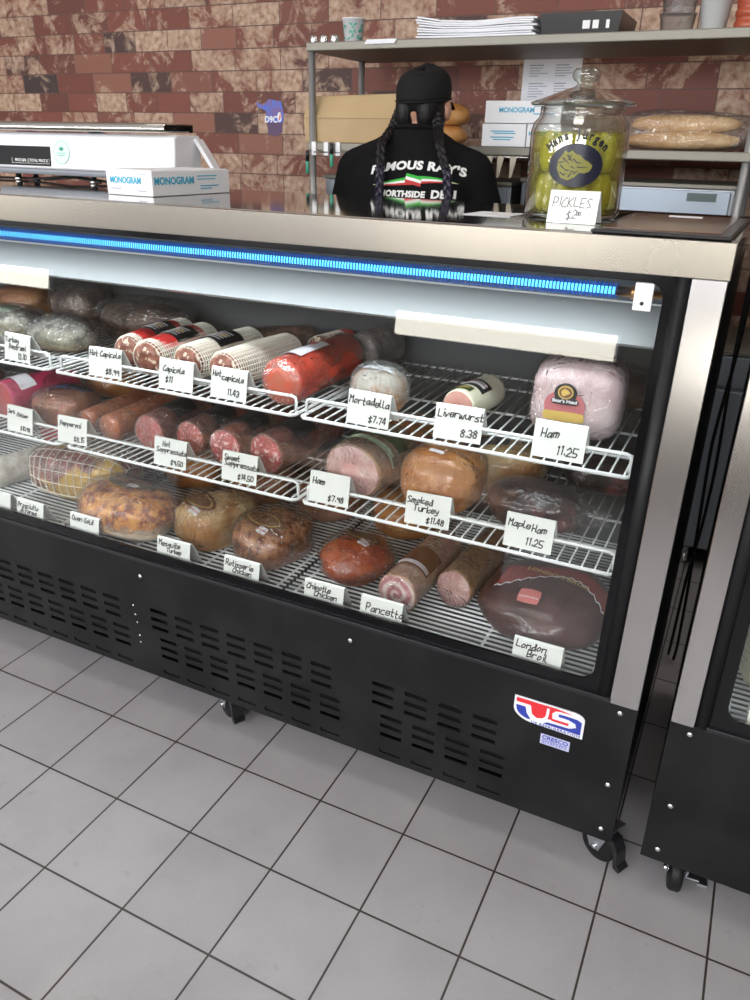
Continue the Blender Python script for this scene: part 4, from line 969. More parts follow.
for k in range(n+1):
    u = -1 + 2*k/n; vs += [(u*.115, -.0008, bandline(u) - .026), (u*.115, -.0008, bandline(u) - .0215)]
for k in range(n): a = 2*k; fs.append((a, a+2, a+3, a+1))
conform(MB().add(vs, fs), PT(.015, .0, .09, 72, 8), tr, .005).build('scalloped_edge', 'label_white', t)
conform(lettering('LONDON BROIL', .019, .02), PT(.015, .012, .09, 72, 8), tr, .0055).build('label_lettering', 'label_gold', t)
patch(t, tr, PT(-.022, -.085, .09, 72), sheet(.046, .040, shape='round'), 'tag_label', 'label_pink', .005)
conform(lettering('LONDON BROIL', .0055, .01), PT(-.022, -.09, .09, 72), tr, .0065).build('label_lettering', 'label_white', t)
for k, (x, y, mt, lab) in enumerate([(.10, .555, 'turkey_orange', 'orange roast behind the golden turkey at the back of the case floor'), (.33, .56, 'rotisserie', 'brown roast at the back of the case floor behind the mesquite turkey'), (.56, .565, 'rot_brown', 'brown roast behind the rotisserie chicken'),
        (.79, .57, 'turkey_orange', 'orange roast behind the chipotle chicken'), (-.14, .585, 'rotisserie', 'brown roast behind the netted prosciutto')]):
    roast('roast', lab, 'roast', x, y, Z3, (.098, .09, .062), mt, amp=.05, seed=110+k, rz=20*k)
# ---- second case contents
floor_rack('white wire rack on the floor of the right hand case', 1.60, 2.62, .447)
card('white price card in the corner of the right hand case', 1.648, .115, .447, [], 0)
roast('cheese_block', 'cream coloured cheese wheel in the right hand case', 'cheese', 1.775, .33, .447, (.155, .12, .11), 'liver_casing', p=4, amp=.01, seed=95, wrap='wrap')
# ================================================================== ON THE WORKTOP
ZC = ZT1 + .0005
# --- pickle jar
film('lid_glass', tint=(.93, .97, .945), base=.06, power=2.0, rough=.03, bump=0)
film('jar_glass', tint=(.98, .99, .985), base=.015, power=2.0, rough=.02, bump=0)
film('brine', tint=(.92, .90, .50), base=.005, power=.3, rough=.05, bump=0, haze=.22, hazec=(.62, .58, .07))
JX, JY = 1.155, .445
j = thing('pickle_jar', 'big glass pickle jar with domed lid and oval animal emblem on the worktop', 'jar', (JX, JY, ZC))
m = MB(); R = .090
outp = [(.070, 0), (R-.006, .002), (R, .010), (R, .150), (R-.004, .163), (R-.012, .172), (R-.014, .178), (R-.014, .190)]
inp = [(R-.019, .190), (R-.019, .178), (R-.017, .172), (R-.009, .160), (R-.005, .150), (R-.005, .012), (R-.012, .007), (.03, .006), (.0005, .006)]
m.lathe(outp + inp, (0, 0, 0), 56, cap=True); m.build('jar_body', 'jar_glass', j)
m = MB(); m.lathe([(.0005, .0075), (R-.013, .0075), (R-.0065, .014), (R-.0065, .148), (.0005, .1481)], (0, 0, 0), 48); m.build('brine', 'brine', j)
m = MB(); m.lathe([(R-.002, .1915), (R+.004, .193), (R+.0045, .197), (R-.002, .199), (.062, .208), (.035, .218), (.020, .2225), (.0155, .226), (.0150, .230), (.021, .233), (.025, .238), (.025, .247), (.020, .252), (.0005, .254)], (0, 0, 0), 48)
m.lathe([(.0005, .219), (.032, .214), (.06, .204), (R-.010, .1965), (R-.004, .1922)], (0, 0, 0), 48, cap=False); lid = m.build('lid', 'lid_glass', j)
def cyl(mb, r, ang0=-90, z0=0):
    mb.v = [Vector(((r - v.y)*math.cos(R_(ang0) + v.x/r), (r - v.y)*math.sin(R_(ang0) + v.x/r), v.z + z0)) for v in mb.v]; return mb
CA = -78
pm('emblem_black', (.012, .014, .03), .25); pm('emblem_olive', (.22, .21, .035), .5)
ov = cyl(sheet(.098, .072, 24, 16, 'ell'), R+.0006, CA, .093); ov.build('emblem_oval', 'emblem_black', j)
ring = cyl(sheet(.084, .060, 24, 16, 'ell'), R+.0011, CA, .093)
head = [(-1, -.2), (-.95, .35), (-.7, .75), (-.62, 1.0), (-.4, .82), (-.2, 1.0), (0, .78), (.3, .66), (.5, .42), (.8, .25), (1.02, .02), (.98, -.18), (.7, -.24), (.86, -.38), (.6, -.5), (.3, -.46), (.1, -.75), (-.3, -1.0), (-.75, -.8)]
def cylpoly(pts, sx, sz, x0, z0, nm, mt, off):
    mb = MB(); bm = bmesh.new(); vs = [bm.verts.new((a*sx+x0, 0, b*sz+z0)) for a, b in pts]; f = bm.faces.new(vs); bmesh.ops.triangulate(bm, faces=[f])
    bm.verts.index_update(); fs = [tuple(v.index for v in q.verts) for q in bm.faces]; P0 = [v.co.copy() for v in bm.verts]; bm.free(); n = len(P0)
    mb.add([p + Vector((0, -.0003, 0)) for p in P0] + P0, fs + [tuple(q+n for q in f[::-1]) for f in fs])
    return cyl(mb, R+off, CA).build(nm, mt, j)
cylpoly(head, .031, .025, -.002, .093, 'emblem_head', 'emblem_olive', .0014)
for k, (a, b, c, d) in enumerate([(-.9, .15, -.55, .3), (.05, .25, .4, .15), (-.2, -.05, .05, -.2), (-.65, -.6, -.35, -.55), (0, -.55, .25, -.3), (-.35, .35, -.2, .75), (-.7, .5, -.3, .1), (-.45, .7, -.1, .2), (-.8, 0, -.45, -.35), (-.1, .45, .2, .1), (.15, -.1, .75, -.12), (-.5, -.3, .1, -.42), (-.3, -.75, -.05, -.4), (-.8, -.45, -.5, -.7)]):
    p, q = Vector((a, b)), Vector((c, d)); nn = Vector((-(q-p).y, (q-p).x)).normalized()*.05
    cylpoly([tuple(p+nn), tuple(p-nn), tuple(q-nn*.3), tuple(q+nn*.3)], .031, .025, -.002, .093, 'emblem_stroke', 'emblem_black', .0018)
def arctext(s, size, rad, zc, span, nm, mt, xs=1, bold=.03):
    tot = MB(); n = len(s)
    for i, ch in enumerate(s):
        if ch == ' ': continue
        a = (i - (n-1)/2) * span; mb = text_mb(ch, size, bold, .0003, xs)
        mb.xf(T(rad*math.sin(a), 0, rad*math.cos(a) - rad + zc) @ Matrix.Rotation(a, 4, 'Y')); join_mb(tot, mb)
    return cyl(tot, R+.001, CA).build(nm, mt, j)
arctext('Hans Jurgen', .021, .075, .144, .150, 'jar_lettering', 'emblem_black', .8, .035)
cyl(text_mb('Pickles', .020, .03, .0003, .9).xf(T(-.005, 0, .044)), R+.001, CA).build('jar_lettering', 'emblem_black', j)
meat('pickle', (.50, .50, .06), (.70, .66, .14), 26, coat=.5, bump=.6, c3=(.48, .46, .12), s3=40)
rg = random.Random(5)
spots = [(a, .058) for a in range(0, 360, 33)] + [(a, .024) for a in (20, 140, 260)]
k = 0
for lvl, zz in ((0, .010), (1, .080)):
    for a, rr in spots:
        if lvl == 1 and rr < .03 and a == 260: continue
        x, y = JX + rr*math.cos(R_(a+lvl*16)), JY + rr*math.sin(R_(a+lvl*16))
        hh = rg.uniform(.031, .034)
        t = blob_mb((.0125, .0125, hh), 2.6, .04, 1.5, k, 3).xf(RX(rg.uniform(-3, 3))).xf(T(0, 0, 0)).build('pickle', 'pickle')
        t.location = (x, y, ZC + zz + .0005); tag(t, 'green pickle standing in brine inside the glass jar', 'pickle', 'pickles in the jar'); k += 1
# jar sign
t = thing('price_card', 'white folded sign reading PICKLES $2 leaning at the jar', 'price card', (1.146, .300, ZC), R_(-3))
MB().prism([(0, 0), (.010, .052), (.013, .054), (.016, .052), (.042, .001), (.0405, .001), (.0145, .049), (.0118, .049), (.0014, 0)], 0, .088, 'x').build('folded_card', 'card_white', t)
hw = handwrite([('PICKLES', .007, .028, .0155), ('$2', .034, .008, .0145), ('00', .052, .0145, .006)], .0006, RNG)
hw.xf(Matrix(((1, 0, 0, 0), (0, 1, .010/.052, 0), (0, 0, 1, 0), (0, 0, 0, 1)))).build('handwriting', 'ink', t)
# --- tray at the right end
t = thing('counter_tray', 'flat black rimmed tray with a red-brown brick reflection painted on its glossy surface, at the right end of the worktop', 'tray', (1.240, .170, ZC))
MB().prism([(.012, 0), (.222, 0), (.232, .40), (.012, .40)], 0, .005, 'z').build('tray_rim', 'black_plastic', t, bevel=.002)
pm('tray_face', (.13, .020, .014), .14, coat=.6, c2=(.17, .06, .03), scale=5, stretch=(1, 8, 1))  # red-brown base colour paints in the reflected brick wall
pm('tray_border', (.055, .06, .07), .25)
MB().prism([(.016, .004), (.219, .004), (.228, .396), (.016, .396)], .0052, .0058, 'z').build('tray_border', 'tray_border', t)
MB().prism([(.026, .03), (.205, .03), (.212, .385), (.026, .385)], .0060, .0066, 'z').build('tray_face', 'tray_face', t)
MB().box((.09, .33, .0067), (.15, .355, .0074)).build('tray_label', 'paper', t)
# --- flat paper slip
t = MB().prism([(0, 0), (.095, 0), (.10, .09), (.01, .092)], 0, .0007, 'z').build('paper_slip', 'white_box'); t.location = (.965, .36, ZC)
tag(t, 'small white paper slip lying on the worktop left of the pickle jar', 'paper')
# --- white carton
def carton(label, loc, rz, w, d, h, group=None, mono='both', sz=.02, name='carton'):
    t = thing(name, label, 'box', loc, R_(rz), group)
    m = MB(); m.box((0, 0, 0), (w, d, h)); m.build('carton_body', 'white_box', t, bevel=.0015)
    MB().box((.003, .003, h), (w-.003, d-.003, h+.0012)).build('carton_flap', 'white_box', t)
    return t
cx, cy = .232, .326
t = carton('white glove-size carton with blue MONOGRAM print on the worktop by the scale', (cx, cy, ZC), 0, .145, .268, .054)
# rotate the footprint so that its near corner sits right
t.location = (cx-.145, cy+.004, ZC); t.rotation_euler = (0, 0, R_(-4))
text_mb('MONOGRAM', .0195, .03, .0003, .85).xf(T(.062, -.0006, .032)).build('carton_lettering', 'cyan_ink', t)
g = MB(); g.box((.012, -.0006, .013), (.045, -.0001, .015)); g.box((.100, -.0006, .010), (.125, -.0001, .012)); g.box((.10, -.0006, .046), (.13, -.0001, .047)); g.build('carton_print', 'grey_ink', t)
text_mb('MONOGRAM', .022, .03, .0003, 1.0).xf(RZ(90)).xf(T(.1457, .072, .032)).build('carton_lettering', 'cyan_ink', t)
g = MB()
for z, a, b in ((.040, .15, .22), (.033, .15, .215), (.018, .16, .225), (.012, .16, .20)): g.box((.1453, a, z), (.1457, b, z+.0022))
g.build('carton_print', 'cyan_ink', t)
# --- deli scale
SX0, SX1, SY0, SY1 = -.62, .065, .606, .72
t = thing('deli_scale', 'white counter weighing scale with black display and steel platter at the left', 'scale', (SX0, SY0, ZC))
W = SX1-SX0
b = MB(); b.prism([(.016, .030), (-.004, .036), (.006, .124), (.020, .130), (.115, .130), (.115, .030)], 0, W, 'x'); b.build('scale_body', 'white_shell', t, bevel=.006, seg=3)
MB().prism([(.012, .018), (.004, .030), (.012, .034), (.115, .034), (.115, .018)], .004, W-.004, 'x').build('scale_base', 'grey_shell', t, bevel=.004)
MB().prism([(-.0045, .042), (.0045, .108), (.0065, .108), (-.0025, .042)], -.0, .242, 'x').build('display_panel', 'screen', t, bevel=.0015)
def onface(mb, x, z): return mb.xf(Matrix(((1, 0, 0, 0), (0, 1, .139, 0), (0, 0, 1, 0), (0, 0, 0, 1)))).xf(T(x, -.0058 + (z-.036)*.139 - .0003, z))
onface(text_mb('PRICE $/lb', .0105, .01, .0002), .122, .056).build('display_lettering', 'white_ink', t)
onface(text_mb('TOTAL PRICE $', .0105, .01, .0002), .194, .056).build('display_lettering', 'white_ink', t)
fr = MB()
for a, b2 in ((.087, .152), (.155, .236)):
    fr.box((a, -.0003, -.008), (b2, 0, -.0072)); fr.box((a, -.0003, -.008), (a+.0008, 0, .006)); fr.box((b2-.0008, -.0003, -.008), (b2, 0, .006))
onface(fr, 0, .056).build('display_lettering', 'white_ink', t)
s = onface(sheet(.062, .062, 16, 16, 'ell', .0004), .285, .080).build('round_sticker', 'mint_sticker', t)
rg2 = [(.030*math.cos(a*PI/20), 0, .030*math.sin(a*PI/20)) for a in range(40)]
onface(MB().tube(rg2, .0008, 6, closed=True), .285, .080).build('sticker_ring', 'green_ink', s)
lf = MB()
for a in (-40, 0, 40): lf.prism([(0, 0), (.004, .006), (0, .014), (-.004, .006)], -.0010, -.0006, 'y') if a == 0 else join_mb(lf, MB().prism([(0, 0), (.004, .006), (0, .014), (-.004, .006)], -.0010, -.0006, 'y').xf(RY(a)))
for zz, ww in ((-.006, .034), (-.012, .026)): lf.box((-ww/2, -.0010, zz), (ww/2, -.0006, zz+.0018))
onface(lf, .285, .083).build('sticker_leaf', 'green_ink', s)
pl = MB(); pl.prism([(-.002, .134), (-.010, .142), (-.006, .156), (.004, .158), (.115, .158), (.115, .136)], .0, W-.02, 'x'); pl.build('platter', 'steel_top', t, bevel=.004)
MB().lathe([(.02, .128), (.02, .136)], (W*.5, .08, 0), 20).build('platter_support', 'grey_shell', t)
ft = 0
for x, y in ((W-.325, .035), (W-.06, .100), (.06, .035), (.06, .100)):
    MB().lathe([(.010, 0), (.013, .002), (.013, .006), (.008, .008), (.008, .020)], (x, y, 0), 18).build('foot', 'chrome', t)
arm = MB(); arm.prism([(W-.004, .122), (W+.010, .122), (W+.078, .030), (W+.066, .030)], .085, .112, 'y'); arm.box((W-.01, .085, .030), (W+.068, .112, .038)); arm.build('side_arm', 'white_shell', t)
c = MB(); c.tube([(-.02, .03, .004), (.12, .05, .004), (.24, .07, .014), (.40, .05, .005), (.50, .10, .004)], .0035, 8); c.tube([(.18, .02, .004), (.27, .05, .012), (.40, .02, .004)], .0032, 8)
c.build('power_cord', 'black_rubber', t)
# ================================================================== BEHIND THE COUNTER
pm('post_grey', (.42, .42, .42), .32, .6)
def shelf_unit():
    t = thing('shelf_rack', 'two-tier stainless steel shelf rack against the brick wall', 'rack', (-.06, 1.50, 0))
    for z in (1.668, 1.356):
        nm = 'shelf_board'
        MB().box((0, 0, z), (2.3, .45, z+.026)).build(nm, 'shelf_steel', t, bevel=.003)
    for x, y in ((.012, .018), (.012, .40), (1.465, .018), (1.465, .40), (2.28, .018), (2.28, .40)):
        MB().tube([(x, y, 0), (x, y, 1.72 if y > .1 else 1.668)], .0125, 14).build('upright', 'post_grey', t)
    return t
shelf_unit()
S1, S2 = 1.6945, 1.3825
def simple(name, mb, mat, label, cat, group=None, loc=(0, 0, 0), rz=0, **kw):
    o = mb.build(name, mat, None, **kw); o.location = loc; o.rotation_euler = (0, 0, R_(rz)); return tag(o, label, cat, group)
# top board
for k, x in enumerate((-.062, -.022, .020)):
    m = MB().lathe([(.014, 0), (.015, .002), (.015, .022), (.012, .026), (.0005, .027)], (0, 0, 0), 18)
    simple('shaker_cap', m, 'chrome', 'small metal shaker cap on the left end of the top rack board', 'cap', 'metal caps on the rack', (x, 1.56, S1))
def cup(label, x, y, z, r0, r1, h, mat, name='paper_cup', lid=False, group=None):
    t = thing(name, label, 'cup', (x, y, z), 0, group)
    MB().lathe([(r0, 0), (r1, h), (r1+.0025, h), (r1+.0025, h+.003), (r1-.001, h+.003), (r1-.0015, h-.002), (r0-.002, .004), (.0005, .004)], (0, 0, 0), 32).build('cup_wall', mat, t)
    return t
t = cup('white paper cup printed with green leaves on the top rack board', .083, 1.58, S1, .029, .038, .070, 'white_box')
lv = MB(); rg = random.Random(4)
for k in range(26):
    a, z = rg.uniform(180, 360), rg.uniform(.008, .060); r = .0295 + .009*z/.07; q = rg.uniform(0, 360)
    mb = sheet(.013, .006, 4, 3, 'ell').xf(RY(q)); mb.v = [Vector(((r-v.y)*math.cos(R_(a)+v.x/r), (r-v.y)*math.sin(R_(a)+v.x/r), v.z+z)) for v in mb.v]; join_mb(lv, mb)
lv.build('leaf_print', 'leaf_green' if 'leaf_green' in MATS else 'green_ink', t)
m = MB(); m.add([(0, 0, 0), (.11, 0, 0), (.125, .11, 0), (.02, .12, 0), (0, 0, .0012), (.11, 0, .0012), (.125, .11, .0012), (.02, .12, .0012), (-.006, -.004, -.012), (.104, -.004, -.012), (-.006, -.0028, -.012), (.104, -.0028, -.012)],
      [(0,3,2,1), (4,5,6,7), (1,2,6,5), (2,3,7,6), (3,0,4,7), (0,1,9,8), (4,10,11,5), (8,9,11,10), (0,8,10,4), (1,5,11,9)])
simple('paper_sheet', m, 'paper', 'loose white sheet hanging over the edge of the top rack board', 'paper', None, (.175, 1.497, S1))
# stack of deli paper
m = MB(); rg = random.Random(2)
for k in range(9):
    x0, x1, z = rg.uniform(-.012, .0), .385+rg.uniform(-.01, .012), k*.0060; dx = rg.uniform(-.006, .006)
    n = 14; vs = []; fs = []
    for i in range(n+1):
        u = i/n; x = x0 + (x1-x0)*u; zz = z + max(0, (.20-u))*.09*(k/9) + .003*math.sin(u*9)*(k/9)
        vs += [(x, dx, zz), (x, .27+dx, zz), (x, dx, zz+.0048), (x, .27+dx, zz+.0048)]
    for i in range(n): a = 4*i; fs += [(a, a+4, a+5, a+1), (a+2, a+3, a+7, a+6), (a, a+2, a+6, a+4), (a+1, a+5, a+7, a+3)]
    fs += [(0, 1, 3, 2), (4*n, 4*n+2, 4*n+3, 4*n+1)]
    m.add(vs, fs)
simple('deli_paper_stack', m, 'paper', 'thick stack of white deli paper sheets on the top rack board', 'paper', None, (.335, 1.56, S1+.0005))
t = thing('black_tray', 'black plastic bin with small white stickers on the top rack board', 'tray', (.735, 1.57, S1))
m = MB(); m.add([(.01, .01, 0), (.24, .01, 0), (.24, .25, 0), (.01, .25, 0), (0, 0, .062), (.25, 0, .062), (.25, .26, .062), (0, .26, .062), (.006, .006, .062), (.244, .006, .062), (.244, .254, .062), (.006, .254, .062), (.015, .015, .004), (.235, .015, .004), (.235, .245, .004), (.015, .245, .004)],
   [(0,3,2,1), (0,1,5,4), (1,2,6,5), (2,3,7,6), (3,0,4,7), (4,5,9,8), (5,6,10,9), (6,7,11,10), (7,4,8,11), (8,9,13,12), (9,10,14,13), (10,11,15,14), (11,8,12,15), (12,13,14,15)]); m.build('bin_shell', 'black_plastic', t)
for x, w_ in ((.135, .022), (.165, .018), (.205, .010)): MB().box((x, .0015, .018), (x+w_, .0030, .040)).build('bin_sticker', 'white_ink', t)
film('clear_tub', tint=(.96, .97, .98), base=.04, power=1.2, rough=.08, bump=0, haze=.06)
for k in range(2):
    t = thing('deli_tub', ['clear round deli tub, lower one of the stacked pair on the rack', 'clear round deli tub, upper one of the stacked pair on the rack'][k], 'container', (1.140, 1.60, S1+.001+k*.049), 0, 'clear tubs on the rack')
    MB().lathe([(.044, 0), (.050, .044), (.053, .044), (.053, .047), (.048, .047), (.042, .002), (.0005, .002)], (0, 0, 0), 32).build('tub_wall', 'clear_tub', t)
    MB().lathe([(.0005, .0474), (.052, .0474), (.053, .0488), (.0005, .0488)], (0, 0, 0), 32).build('tub_lid', 'clear_tub', t)
cup('tall white plastic cup with a wide rim near the right end of the rack', 1.240, 1.60, S1, .034, .048, .115, 'white_plastic', 'plastic_cup')
pm('terracotta', (.38, .075, .035), .35)
t = thing('red_canister', 'orange-red ribbed canister at the right end of the top rack board', 'container', (1.335, 1.60, S1))
MB().lathe([(.036, 0), (.040, .004), (.041, .020), (.037, .024), (.037, .034), (.041, .038), (.041, .050), (.037, .054), (.040, .060), (.042, .110), (.038, .116), (.0005, .118)], (0, 0, 0), 32).build('canister_body', 'terracotta', t)
# lower board
t = thing('paper_bag', 'brown kraft paper bag lying folded on the lower rack board', 'bag', (-.085, 1.53, S2))
m = MB(); m.add([(0, 0, 0), (.36, .0, 0), (.36, .16, 0), (0, .16, 0), (-.006, .03, .150), (.355, .025, .158), (.36, .13, .150), (0, .12, .148), (-.004, -.006, .078), (.358, -.008, .080), (.362, .168, .076), (-.002, .166, .075)],
   [(0,3,2,1), (4,5,6,7), (0,1,9,8), (8,9,5,4), (1,2,10,9), (9,10,6,5), (2,3,11,10), (10,11,7,6), (3,0,8,11), (11,8,4,7)])
m.build('bag_body', 'kraft', t, bevel=.004)
pm('kraft_dark', (.36, .24, .12), .8); MB().box((-.003, -.010, .0785), (.357, -.0085, .0800)).build('bag_crease', 'kraft_dark', t)
for k, (x, z, lab) in enumerate(((.445, 0, 'orange-brown bread roll, lower one behind the worker'), (.455, .062, 'orange-brown bread roll, upper one behind the worker'))):
    t = roast('bread_roll', lab, 'bread', x, 1.60, S2 - .001 + z, (.062, .055, .036), 'bun_orange', p=2.2, amp=.05, seed=130+k, wrap=None, group='bread rolls behind the worker', flat=.85, body='crust')[0]
def mono_box(label, x, y, z, w, d, h, txt, lines=(), dark=0):
    t = thing('carton', label, 'box', (x, y, z), 0, 'white cartons on the rack')
    MB().box((0, 0, 0), (w, d, h)).build('carton_body', 'white_box', t, bevel=.0015)
    if txt: text_mb('MONOGRAM', txt, .03, .0003, .95).xf(T(w*(.42 if w > .16 else .5), -.0006, h*.58)).build('carton_lettering', 'cyan_ink', t)
    g = MB()
    for a, b2, zz in lines: g.box((a, -.0006, zz), (b2, -.0001, zz+.0035))
    if lines: g.build('carton_print', 'cyan_ink', t)
mono_box('white carton with blue MONOGRAM print, top of the stack on the lower rack board', .578, 1.58, S2+.0705, .255, .20, .066, .021, ((.165, .20, .048), (.21, .24, .046), (.165, .235, .026)))
mono_box('white carton with faint blue lines, lower left of the stack', .572, 1.58, S2+.0005, .150, .20, .068, 0, ((.03, .11, .044), (.04, .115, .038), (.03, .11, .026), (.04, .10, .019)))
mono_box('white carton with blue MONOGRAM print, lower right of the stack', .726, 1.58, S2+.0005, .110, .20, .068, .017, ())
t = thing('bread_bag', 'long tan bread loaves in a crinkled clear bag on the lower rack board', 'bread bag', (1.03, 1.60, S2))
m = blob_mb((.19, .075, .058), 3.2, .05, 1.5, 140, 4, .9); m.xf(T(.185, 0, 0)); m.build('plastic_bag', 'bag_film', t)
for k, (dy, dz, lab) in enumerate(((-.032, .004, 'long tan bread loaf in the clear bag, front one'), (.032, .004, 'long tan bread loaf in the clear bag, rear one'), (0, .050, 'long tan bread loaf in the clear bag, top one'))):
    o = blob_mb((.160, .030, .026), 2.6, .03, 1.5, 141+k, 4, .9).build('bread_loaf', 'bread_crust'); o.location = (1.21, 1.60+dy, S2+dz); tag(o, lab, 'bread', 'loaves in the clear bag')
# wall paper sheet
t = thing('wall_notice', 'printed white sheet taped to the brick wall above the cartons', 'paper', (.665, WY1-.003, 1.53))
MB().box((-.11, 0, 0), (.108, .0012, .155)).build('sheet', 'paper', t)
MB().box((-.06, -.0012, .148), (.07, -.0002, .168)).build('tape', 'tape', t)
g = MB(); rg = random.Random(9)
for col in (-.085, .012):
    for i in range(13):
        if i in (5, 6): continue
        g.box((col, -.0006, .126-i*.0085), (col+rg.uniform(.035, .075), -.0001, .1285-i*.0085+(.001 if i in (0, 7) else 0)))
g.build('print_line', 'grey_ink', t)
# tags and markers on the board edge
for x, lab in ((-.040, 'white clip tag at the very left end of the lower rack board'), (.010, 'white clip tag below the kraft bag'), (.058, 'white clip tag below the kraft bag beside the worker')):
    simple('clip_tag', MB().box((0, -.004, -.012), (.018, -.0005, .0310)).box((0, -.004, .0308), (.018, .012, .0325)), 'white_ink', lab, 'tag', 'clip tags on the rack', (x, 1.499, 1.352), bevel=.001)
pm('green_cap', (.06, .42, .28), .4)
for x, z, lab in ((-.052, 1.29, 'green handled marker hanging at the left post'), (.048, 1.315, 'green handled marker hanging beside the worker')):
    t = thing('marker_pen', lab, 'pen', (x, 1.485, z), 0, 'markers hanging on the rack')
    MB().lathe([(.004, -.012), (.006, -.010), (.006, .030), (.004, .032)], (0, 0, 0), 12).build('pen_barrel', 'green_cap', t)
    MB().lathe([(.007, .030), (.007, .064), (.004, .066)], (0, 0, 0), 12).build('pen_cap', 'black_plastic', t)
    MB().tube([(0, 0, .064), (.004, .004, 1.345-z-.01), (0, .011, 1.3555-z), (-.004, .004, 1.345-z-.01), (0, 0, .064)], .0012, 6).build('hanging_loop', 'black_rubber', t)
pm('bone_plastic', (.66, .60, .48), .4)
for k, (x, lab) in enumerate(((.590, 'bone-white slanted plastic scraper hanging left of the jar, leftmost'), (.625, 'bone-white slanted plastic scraper hanging left of the jar, second'), (.662, 'bone-white slanted plastic scraper hanging left of the jar, third'), (.705, 'bone-white slanted plastic scraper hanging left of the jar, last'))):
    simple('plastic_scraper', MB().prism([(0, 0), (.008, .004), (.020, .058), (.018, .066), (.002, .066), (-.002, .058)] if k else [(-.006, 0), (.012, .006), (.012, .066), (0, .066)], 0, .003, 'y'), 'bone_plastic', lab, 'scraper', 'scrapers hanging under the rack', (x, 1.492, 1.288), bevel=.001)
simple('hook_rail', MB().tube([(-.03, 1.496, 1.351), (.80, 1.496, 1.351)], .003, 8), 'chrome', 'thin steel hook rail under the lower rack board', 'rail')
# worktop refrigerators against the wall
pm('fridge_panel', (.34, .39, .45), .38, .55); pm('lcd', (.10, .13, .13), .3)
def cabinet(label, x0, x1, z, display=False, mat='fridge_panel'):
    t = thing('steel_cabinet', label, 'cabinet', (x0, 1.56, 0), 0, 'steel cabinets behind the counter'); W = x1-x0
    MB().box((0, .02, .08), (W, .44, z-.012)).build('cabinet_body', 'dull_steel', t, bevel=.003)
    MB().box((-.004, .004, z-.012), (W+.004, .445, z)).build('cabinet_top', 'shelf_steel', t, bevel=.002)
    d = MB().box((.012, 0, z-.115), (W-.012, .02, z-.018)).build('upper_panel', mat, t, bevel=.002)
    if display: MB().box((W-.135, -.002, z-.048), (W-.050, -.0002, z-.024)).build('display', 'lcd', d)
    d = MB().box((.012, 0, .10), (W-.012, .02, z-.130)).build('door', mat, t, bevel=.003)
    MB().tube([(W-.06, 0, z-.20), (W-.06, -.025, z-.21), (W-.06, -.025, z-.45), (W-.06, 0, z-.46)], .006, 8).build('door_handle', 'chrome', d)
    for x in (.03, W-.03):
        for y in (.06, .40): MB().lathe([(.018, 0), (.012, .01), (.012, .08)], (x, y, 0), 12).build('foot', 'chrome', t)
cabinet('low steel cabinet behind the worker, left of the fridge with display', -.03, .69, 1.274)
cabinet('steel fridge with a small grey display behind the pickle jar', .725, 1.39, 1.290, True)
cabinet('lower bluish steel cabinet seen through the gap between the cases', 1.43, 2.10, .80)
# reflection of a blue neon sign, painted as a mark on the brick
t = thing('sign_reflection', 'small blue neon sign reflection with white characters, painted on the brick wall', 'painted_reflection', (-.580, WY1-.0022, 1.405))
pm('reflection_blue', (.06, .14, .60), .5, c2=(.16, .10, .30), scale=30); pm('reflection_violet', (.10, .055, .12), .6)
MB().prism([(-.055, .115), (-.02, .105), (0, .125), (.055, .118), (.068, .08), (.062, .045), (-.012, .045), (-.012, .085), (-.05, .10)], 0, .0018, 'y').build('reflection_field', 'reflection_blue', t); t.scale = (1.15, 1, 1.15)
MB().prism([(-.010, .045), (.060, .045), (.058, .012), (.03, -.004), (-.006, .004)], .0003, .0018, 'y').build('reflection_field', 'reflection_violet', t)
text_mb('D9C', .030, .03, .0003, 1.0).xf(T(.010, -.0006, .055)).build('reflection_lettering', 'white_ink', t)
sheet(.018, .034, 8, 8, 'ell').xf(T(.048, -.0002, .064)).build('reflection_oval', 'white_ink', t)
sheet(.008, .024, 6, 6, 'ell').xf(RY(15)).xf(T(.050, -.0010, .064)).build('reflection_oval', 'label_red', t)
# cords in the gap
for k, pts in enumerate(([(1.497, .93, 1.20), (1.497, .93, .95), (1.482, .93, .70), (1.494, .93, .45), (1.503, .93, .25), (1.508, .93, .06), (1.505, .95, .006)], [(1.488, .96, 1.20), (1.490, .96, .93), (1.505, .95, .62), (1.503, .95, .45), (1.492, .95, .28), (1.490, .95, .08), (1.488, .97, .006)])):
    n = []
    for a, b2 in zip(pts[:-1], pts[1:]):
        for i in range(4): n.append(Vector(a).lerp(Vector(b2), i/4))
    n.append(Vector(pts[-1])); sm = [n[0]] + [(n[i-1]+n[i]*2+n[i+1])/4 for i in range(1, len(n)-1)] + [n[-1]]
    simple('power_cable', MB().tube(sm, .0042, 8), 'black_rubber', ['black power cable hanging in the gap between the cases, nearer one', 'black power cable hanging in the gap between the cases, farther one'][k], 'cable', 'cables in the gap')
